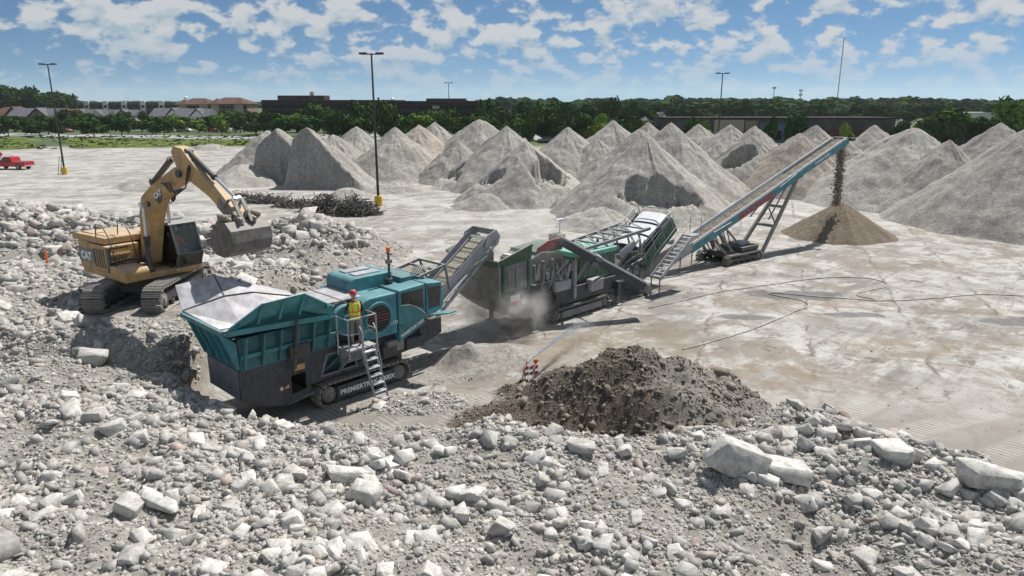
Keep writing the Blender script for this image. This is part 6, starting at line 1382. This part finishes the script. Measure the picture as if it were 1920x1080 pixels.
# long townhouse row and apartment blocks
e, w_, z = block(145, 332, 191.5, 440, 14, 'long modern townhouse row with white bays and flat roof', BM['tan'], 'townhouses')
for k in range(16):
    x = -w_/2+w_*(k+.5)/16
    m = MB(); m.b2(x-w_/40, x+w_/40, -0.8, 0, 0.5, z+0.6 if k % 3 == 1 else z-0.5); bay = m.build('bay', BM['whitewall'] if k % 3 == 1 else BM['storegrey'], e)
    for zz in (z*.35, z*.72): m = MB(); m.box((x, -0.85, zz), (w_/34, 0.1, 1.4)); m.build('window', BM['darkglass'], bay)
for (a, b, yt, lab) in [(328, 395, 184, 'brown roofed apartment block with tan balconies'), (388, 462, 182.5, 'larger brown roofed apartment block with twin hips')]:
    x0, D, z = dep(a, yt, 380); x1 = dep(b, yt, 380)[0]; w_ = x1-x0; hw = z*0.72
    e = empty('apartment_building', ((x0+x1)/2, 380, 0), 0, lab, 'apartment block')
    m = MB(); m.b2(-w_/2, w_/2, 0, 16, 0, hw); m.build('wall', BM['tan'], e)
    m = MB(); m.add([(-w_/2-1, -1, hw), (w_/2+1, -1, hw), (w_/2+1, 17, hw), (-w_/2-1, 17, hw), (-w_/2+6, 8, z), (w_/2-6, 8, z)], [(0, 1, 5, 4), (1, 2, 5), (2, 3, 4, 5), (3, 0, 4), (3, 2, 1, 0)]); rf_ = m.build('roof', BM['brownroof'], e)
    for q in (-0.3, 0.3):
        m = MB(); m.b2(w_*q-2.2, w_*q+2.2, -1.2, 0.2, 0, hw+.2); m.build('bay', BM['beige'], e)
        m = MB(); m.add([(w_*q-3, -2, hw), (w_*q+3, -2, hw), (w_*q+3, 8, hw+.1), (w_*q-3, 8, hw+.1), (w_*q, 3, z*0.97)], [(0, 1, 4), (1, 2, 4), (2, 3, 4), (3, 0, 4)]); m.build('hip_roof', BM['brownroof'], rf_)
    wins(e, [w_*q for q in (-.44, -.2, -.1, 0, .1, .2, .44)], -0.03, [hw*.2, hw*.5, hw*.8], 1.4, 1.5)
# low store at the right
e, w_, z = block(1248, 1680, 223, 175, 14, 'long low grey store with beige panels and flat roof', BM['storegrey'], 'store')
m = MB(); m.b2(-w_/2-.3, w_/2+.3, -0.4, 14, z, z+0.3); m.build('roof', BM['dark'], e)
for q0, q1, mt, h0 in ((-.29, -.16, BM['beige'], z-.2), (-.155, -.10, BM['tan'], z-.4), (-.09, 0.02, BM['blue'], z*.8), (.03, .12, BM['whitewall'], z*.55), (.15, .48, BM['storered'], z*.55)):
    m = MB(); m.b2(w_*q0, w_*q1, -0.5, 0.02, 0, h0); m.build('facade_panel', mt, e)
wins(e, [w_*q for q in (-.45, -.41, -.37, -.33, -.07, -.04, -.01)], -0.55, [1.7], 1.6, 2.2)
for (a, b, yt, D, mt, lab) in [(1800, 1900, 212, 330, BM['whitewall'], 'white low building among the far trees'), (1842, 1862, 198, 420, BM['tan'], 'brown building with a pale roof above the far trees'), (1825, 1880, 236, 160, BM['storegrey'], 'low grey shed between the two tall piles')]:
    e, w_, z = block(a, b, yt, D, 12, lab, mt); m = MB(); m.b2(-w_/2-.3, w_/2+.3, -.3, 12.3, z, z+.3); m.build('roof', BM['siding'], e); wins(e, [w_*q for q in (-.35, -.1, .15, .4)], -0.02, [z*.5], 2, 1.4)

# ------------------------------------------------------------------ masts, towers, lamp poles
def lamp(px, base_py, top_py, D, label, ladder=False, base=True):
    if base_py is not None: x, y, _ = gnd(px, base_py)
    else: x, y, _ = dep(px, 250, D)
    h_ = dep(px, top_py, y)[2]
    e = empty('lamp_pole', (x, y, 0), 0, label, 'lamp pole', 'parking lot lamp poles')
    m = MB(); m.cyl((0, 0, 0.9), (0, 0, h_), 0.13, 10, 0.075); m.build('pole', M['pole'], e)
    m = MB(); m.cyl((0, 0, -0.05), (0, 0, 0.95), 0.36, 18); m.build('base', M['yellowbase'], e, 0.03)
    m = MB(); m.b2(-0.85, 0.85, -0.05, 0.05, h_-0.12, h_-0.02); m.build('arm', M['pole'], e)
    for s in (-1, 1): m = MB(); m.b2(s*0.75-.35, s*0.75+.35, -0.22, 0.22, h_-0.10, h_+0.08); m.build('lamp_head', M['pole'], e, 0.03)
    if ladder:
        m = MB(); m.beam((-0.75, -0.3, 0), (-0.25, -0.25, 2.4), 0.05, 0.07); m.beam((-0.62, 0.1, 0), (-0.15, 0.1, 2.4), 0.05, 0.07)
        for k in range(7): t = (k+.5)/7; m.beam((-0.75+.5*t, -0.3+.05*t, 2.4*t), (-0.62+.47*t, 0.1, 2.4*t), 0.03, 0.03)
        o = m.build('step_ladder', M['grey']); o.location = (x, y, 0); tag(o, 'step ladder leaning on the lamp pole by the pickup', 'ladder')
    return e
lamp(122, 327, 120, 0, 'tall lamp pole with a ladder leaning at its yellow base', True)
lamp(710, 386, 100, 0, 'tall lamp pole on a yellow base before the smooth gravel cone')
lamp(1347, None, 137, 119, 'tall lamp pole rising behind the right hand stockpiles')
lamp(843, None, 155, 190, 'distant lamp pole in front of the dark glass office block')
def lattice(px, base_py, top_py, D, wd, label, antenna=False):
    x, y, z = dep(px, top_py, D); e = empty('radio_mast' if not antenna else 'cell_tower', (x, y, 0), 0, label, 'mast')
    if antenna:
        m = MB(); m.cyl((0, 0, 0), (0, 0, z), wd, 8, wd*0.6); m.build('pole', M['midgrey'], e)
        for zz in ((z-0.4,) if antenna == 1 else (z-.4, z-4.5)):
            for k in range(6): m = MB(); a = k*math.pi/3; m.box((1.5*math.cos(a), 1.5*math.sin(a), zz), (0.5, 0.5, 2.2)); m.beam((0, 0, zz), (1.5*math.cos(a), 1.5*math.sin(a), zz), .15, .15); m.build('antenna', M['midgrey'], e)
    else:
        m = MB()
        for k in range(3): a = k*2.094; m.cyl((wd*math.cos(a), wd*math.sin(a), 0), (wd*math.cos(a), wd*math.sin(a), z), 0.30, 5)
        for k in range(int(z/4)):
            for j in range(3): a, b_ = j*2.094, (j+1)*2.094; m.beam((wd*math.cos(a), wd*math.sin(a), k*4), (wd*math.cos(b_), wd*math.sin(b_), k*4+4), .2, .2)
        m.build('lattice', M['midgrey'], e)
lattice(1583, 195, 70, 1500, 0.8, 'very tall thin lattice radio mast on the horizon')
lattice(1452, 195, 164, 800, 0.5, 'single spire cell tower above the trees', 1)
lattice(1502, 195, 169, 760, 0.5, 'cell tower with two rings of antennas', 2)
for px, yt, D in ((735, 183, 2300), (348, 180.5, 2300)):
    x, y, z = dep(px, yt, D); e = empty('water_tower', (x, y, 0), 0, 'far white bulb water tower %s' % ('above the office blocks' if px > 500 else 'above the apartment roofs'), 'water tower')
    m = MB(); m.cyl((0, 0, 0), (0, 0, z-4), 1.6, 10); m.build('stem', M['white'], e); m = MB(); m.cyl((0, 0, z-7), (0, 0, z-3), 3, 14, 7); m.cyl((0, 0, z-3), (0, 0, z+1), 7, 14, 3); m.build('tank', M['white'], e)

# ------------------------------------------------------------------ vehicles
def wheel(parent, x, y, r, s):
    m = MB(); m.cyl((x, y-0.12, r), (x, y+0.12, r), r, 20); w_ = m.build('wheel', M['rubber'], parent, 0.03); m = MB(); m.cyl((x, y+s*0.10, r), (x, y+s*0.135, r), r*0.6, 14); m.build('rim', M['grey'], w_)
def pickup(loc, rz, label, mat):
    e = empty('pickup_truck', loc, rz, label, 'pickup truck')
    m = MB(); m.prism([(-2.85, 0.55), (-2.85, 1.12), (-0.75, 1.15), (0.95, 1.15), (2.55, 1.05), (2.85, 0.95), (2.85, 0.5), (2.4, 0.42), (-2.4, 0.42)], -0.98, 0.98); m.build('body', mat, e, 0.06)
    m = MB(); m.prism([(-0.85, 1.12), (-0.65, 1.78), (0.45, 1.84), (1.25, 1.14)], -0.86, 0.86); c = m.build('cab', mat, e, 0.06)
    for s in (-1, 1):
        m = MB(); m.prism([(-0.62, 1.20), (-0.5, 1.70), (-0.08, 1.73), (-0.08, 1.20)], s*0.865-.006, s*0.865+.006); m.build('window', M['glassdark'], c)
        m = MB(); m.prism([(0.0, 1.20), (0.0, 1.73), (0.42, 1.76), (0.98, 1.20)], s*0.865-.006, s*0.865+.006); m.build('window', M['glassdark'], c)
        m = MB(); m.b2(2.70, 2.88, s*0.75-.18, s*0.75+.18, 0.78, 0.94); m.build('headlight', M['white'], e)
        for x in (-1.8, 1.85): wheel(e, x, s*0.88, 0.40, s)
    m = MB(); m.plate([(0.52, -0.78, 1.80), (0.52, 0.78, 1.80), (1.22, 0.82, 1.18), (1.22, -0.82, 1.18)], 0.01); m.build('windscreen', M['glassdark'], c)
    m = MB(); m.b2(-2.75, -0.95, -0.84, 0.84, 1.10, 1.16); m.build('bed', M['black'], e)
    m = MB(); m.b2(-2.92, -2.84, -0.95, 0.95, 0.45, 0.62); m.b2(2.83, 2.92, -0.95, 0.95, 0.42, 0.62); m.build('bumper', M['grey'], e)
    return e
x, y, _ = gnd(24, 317)
pickup((x, y, 0), R(172), 'red pickup truck parked near the ladder lamp pole', M['redtruck'])
x, y, _ = gnd(-22, 298)
pickup((x, y, 0), R(150), 'red pickup truck parked behind the other red truck', M['redtruck'])
def car(px, py, D, mat, label, van=False, rz=0.0):
    x, y, _ = dep(px, py, D); e = empty('van' if van else 'parked_car', (x, y, 0), rz, label, 'van' if van else 'car', 'vehicles parked beyond the piles')
    top = [(-2.2, .95), (-2.1, 2.1), (1.2, 2.1), (1.7, 1.1)] if van else [(-1.6, .95), (-1.0, 1.45), (0.6, 1.45), (1.3, .95)]
    m = MB(); m.prism([(-2.3, .35), (-2.3, .95), (1.9, 1.0), (2.3, .8), (2.3, .35)], -.9, .9); m.build('body', mat, e, 0.08); m = MB(); m.prism(top, -.8, .8); c = m.build('cabin', mat if van else M['glassdark'], e, 0.06)
    for s in (-1, 1):
        for xx in (-1.4, 1.4): wheel(e, xx, s*.82, .33, s)
for k, (px, D, mt, van, lab) in enumerate([(1547, 150, M['white'], True, 'white box van parked behind the conveyor'), (1603, 148, M['white'], False, 'white car parked beside the white van'), (1462, 142, M['white'], False, 'white car parked under the conical evergreen'), (1085, 168, M['white'], False, 'white car glimpsed behind the scooped pile'), (1028, 175, M['grey'], False, 'grey car behind the gap in the piles'), (632, 190, M['white'], False, 'white car in the gap beside the wedge pile'), (640, 200, M['grey'], True, 'grey van in the gap beside the wedge pile'), (290, 232, M['grey'], False, 'grey car in the far parking lot'), (345, 236, M['white'], False, 'white car in the far parking lot'), (395, 232, M['red'], False, 'red car in the far parking lot'), (450, 236, M['white'], True, 'white van in the far parking lot'), (120, 232, M['redgrime'], False, 'dark red car behind the tall weeds')]):
    car(px, 245, D, mt, lab, van, R(k*67 % 40-20))

# ------------------------------------------------------------------ small site things
def hose(name, pix, r, label, mat):
    P = [Vector(gnd(*p)) for p in pix]; pts = []
    for i in range(len(P)-1):
        a, b_, c_, d_ = P[max(i-1, 0)], P[i], P[i+1], P[min(i+2, len(P)-1)]
        for k in range(8):
            t = k/8; q = 0.5*((2*b_)+(-a+c_)*t+(2*a-5*b_+4*c_-d_)*t*t+(-a+3*b_-3*c_+d_)*t**3); q.z = tz(q.x, q.y)+r*0.8; pts.append(q)
    m = MB(); m.tube(pts, r, 6); return tag(m.build(name, mat, smooth=True), label, 'hose')
hose('hose', [(1280, 656), (1340, 640), (1420, 615), (1490, 585), (1515, 575), (1505, 565), (1470, 558), (1442, 552), (1455, 550), (1520, 556), (1620, 563), (1640, 562), (1612, 556), (1610, 550), (1655, 540), (1660, 531), (1620, 522), (1540, 522), (1440, 535), (1350, 548), (1290, 562), (1210, 580)], 0.028, 'long grey hose looped across the wet lot', M['hose'])
hose('hose', [(1622, 564), (1680, 565), (1760, 559), (1840, 553), (1925, 556)], 0.028, 'straight end of hose running off across the lot', M['hose'])
x, y, _ = gnd(90, 502, 1.6); z = tz(x, y)
m = MB(); m.cyl((0, 0, -0.1), (0, 0, 0.95), 0.055, 10); e = m.build('marker_post', M['orange']); e.location = (x, y, z); tag(e, 'orange marker post standing on the path through the rubble', 'marker post')
# striped barricade with a warning lamp and the spray nozzle
x, y, _ = gnd(992, 712, 0.4); z = tz(x, y)
BR = empty('barricade', (x, y, z), R(20), 'red and white striped barricade with an orange lamp beside the soil mound', 'barricade')
for s in (-1, 1): m = MB(); m.beam((s*0.32, -0.25, -0.1), (s*0.28, 0.0, 1.0), 0.05, 0.05); m.beam((s*0.32, 0.25, -0.1), (s*0.28, 0.0, 1.0), 0.05, 0.05); m.build('leg', M['midgrey'], BR)
BR.scale = (0.62, 0.62, 0.62)
for zz in (0.45, 0.78):
    for k in range(6): m = MB(); m.plate([(-0.45+k*.15, -0.06, zz), (-0.30+k*.15, -0.06, zz), (-0.22+k*.15, -0.06, zz+.2), (-0.37+k*.15, -0.06, zz+.2)], 0.02); m.build('stripe', M['red'] if k % 2 else M['white'], BR)
m = MB(); m.cyl((0.38, 0, 1.0), (0.38, 0, 1.08), 0.05, 10); m.cyl((0.38, -0.05, 1.2), (0.38, 0.05, 1.2), 0.13, 16); m.build('warning_lamp', M['orange'], BR, 0.01)
m = MB(); m.cyl((-0.2, 0.05, 0.8), (-0.05, 0.22, 1.12), 0.035, 8); m.build('spray_nozzle', M['redgrime'], BR)
# water jet
p0 = Vector((x-0.03, y+0.13, z+0.70)); p1 = Vector(gnd(1118, 600, 0.3)); nW = 4200
t = rng.random(nW)**1.15; arc = 0.9*t*(1-t)
wx_ = p0.x+(p1.x-p0.x)*t+rng.normal(0, 1, nW)*(0.012+0.30*t*t); wy_ = p0.y+(p1.y-p0.y)*t+rng.normal(0, 1, nW)*(0.012+0.34*t*t); wz_ = p0.z+(p1.z-p0.z)*t+arc+rng.normal(0, 1, nW)*(0.012+0.16*t*t)
ok = wz_ > 0.03
Vw, Fw = PEB[0]; S = rng.uniform(0.010, 0.026, nW)*(1.1-0.5*t)
Vv = (Vw[None]*S[:, None, None]*np.array([1.5, 1.5, 1.5])+np.stack([wx_, wy_, wz_], 1)[:, None, :])[ok]; n_ = len(Vv)
me = fast_mesh('water_jet', Vv.reshape(-1, 3), (Fw[None]+(np.arange(n_)*len(Vw))[:, None, None]).reshape(-1, 3), 3)
wm = bpy.data.materials.new('water drops'); wm.use_nodes = True; pb = wm.node_tree.nodes['Principled BSDF']; pb.inputs['Base Color'].default_value = (0.85, 0.9, 0.93, 1); pb.inputs['Roughness'].default_value = 0.1; pb.inputs['Transmission Weight'].default_value = 0.5; pb.inputs['IOR'].default_value = 1.33
me.materials.append(wm); tag(link('water_jet', me), 'jet of water sprayed over the lot from the barricade', 'water', kind='stuff')
# tangles of scrap rebar at the foot of the piles
M['rust'] = material('rusty grey rebar', (0.14, 0.128, 0.115), 0.85, var=0.4, scale=5)
def tangle(px, py, rx, ry, h_, n, label, seed):
    x, y, _ = gnd(px, py); r = random.Random(seed); m = MB()
    for k in range(n):
        a = r.uniform(0, 6.28); q = math.sqrt(r.random()); c = Vector((rx*q*math.cos(a), ry*q*math.sin(a), 0)); top = h_*(1-q*q)
        c.z = r.uniform(0.05, max(top, 0.12)); d = Vector((r.gauss(0, 1), r.gauss(0, 1), r.gauss(0, .45))).normalized()*r.uniform(.4, 1.0); b_ = Vector((r.gauss(0, .3), r.gauss(0, .3), r.gauss(0, .25)))
        pts = [c-d, c+b_, c+d+b_*.4]; pts = [Vector((p.x, p.y, max(p.z, .02))) for p in pts]; m.tube(pts, r.uniform(.022, .05), 4)
    c = MB(); N = 14
    c.add([(rx*.8*math.cos(6.283*i/N), ry*.8*math.sin(6.283*i/N), 0) for i in range(N)]+[(rx*.45*math.cos(6.283*i/N)*r.uniform(.7, 1.2), ry*.45*math.sin(6.283*i/N), h_*.55*r.uniform(.8, 1.2)) for i in range(N)]+[(0, 0, h_*.72)], [(i, (i+1) % N, N+(i+1) % N, N+i) for i in range(N)]+[(N+i, N+(i+1) % N, 2*N) for i in range(N)])
    o = c.build('scrap_heap', M['rust']); o.location = (x, y, 0); tag(o, label, 'scrap heap', 'heaps of scrap rebar')
    w_ = m.build('rebar', M['rust'], o); w_['kind'] = 'stuff'
tangle(612, 398, 2.0, 1.2, 1.55, 420, 'tall rounded tangle of dark rebar near the lamp pole', 1)
tangle(668, 402, 1.9, 1.2, 1.45, 420, 'dark rebar tangle right beside the yellow lamp base', 2)
tangle(560, 388, 2.0, 0.8, 0.5, 180, 'low strip of scrap rebar left of the tall tangle', 3)
tangle(505, 380, 2.0, 0.8, 0.5, 150, 'flat scrap rebar heap below the split cut pile', 4)
tangle(455, 374, 1.8, 0.7, 0.35, 110, 'thin scrap rebar scatter near the excavator stick', 5)

# ------------------------------------------------------------------ drifting dust
def dust(name, loc, size, dens, label):
    bm = bmesh.new(); bmesh.ops.create_icosphere(bm, subdivisions=3, radius=1.0); me = bpy.data.meshes.new(name); bm.to_mesh(me); bm.free()
    m = bpy.data.materials.new('airborne dust'); m.use_nodes = True; t = NT(m.node_tree); m.node_tree.nodes.clear()
    v = t.n('ShaderNodeVolumePrincipled'); v.inputs['Color'].default_value = (0.88, 0.86, 0.83, 1); v.inputs['Anisotropy'].default_value = 0.3
    tc = t.n('ShaderNodeTexCoord').outputs['Object']; ln = t.n('ShaderNodeVectorMath', operation='LENGTH'); t.put(ln.inputs[0], tc)
    edge = t.ramp(ln.outputs['Value'], 1.0, 0.25); nz = t.ramp(t.noise(tc, 2.2, 5.0, 0.6, 0.5), 0.42, 0.68)
    t.put(v.inputs['Density'], t.math('MULTIPLY', t.math('MULTIPLY', edge, nz), dens))
    o = t.n('ShaderNodeOutputMaterial'); t.put(o.inputs['Volume'], v.outputs[0])
    me.materials.append(m); ob = link(name, me); ob.location = loc; ob.scale = size
    return tag(ob, label, 'dust', kind='stuff')
dust('dust_cloud', (-0.6, 28.6, 1.2), (2.6, 2.4, 1.9), 1.6, 'pale dust drifting under the green crusher hopper')
dust('dust_cloud', (0.6, 31.0, 4.0), (2.6, 2.2, 1.6), 0.8, 'thin dust rising where the belt drops into the green hopper')

# ------------------------------------------------------------------ thin haze in the air
bm = bmesh.new(); bmesh.ops.create_cube(bm, size=1.0); me = bpy.data.meshes.new('haze'); bm.to_mesh(me); bm.free()
hm = bpy.data.materials.new('haze'); hm.use_nodes = True; t = NT(hm.node_tree); hm.node_tree.nodes.clear()
hv = t.n('ShaderNodeVolumePrincipled'); hv.inputs['Color'].default_value = (0.80, 0.90, 1.0, 1); hv.inputs['Density'].default_value = 0.00008; hv.inputs['Anisotropy'].default_value = 0.2
ho = t.n('ShaderNodeOutputMaterial'); t.put(ho.inputs['Volume'], hv.outputs[0]); me.materials.append(hm)
hz_ = link('haze', me); hz_.scale = (2*gx[-1]+400, gy[-1]-gy[0]+400, 150.0); hz_.location = (0, (gy[-1]+gy[0])/2, 150/2-2.0)
tag(hz_, 'thin pale haze in the air over the site', 'haze', kind='stuff')
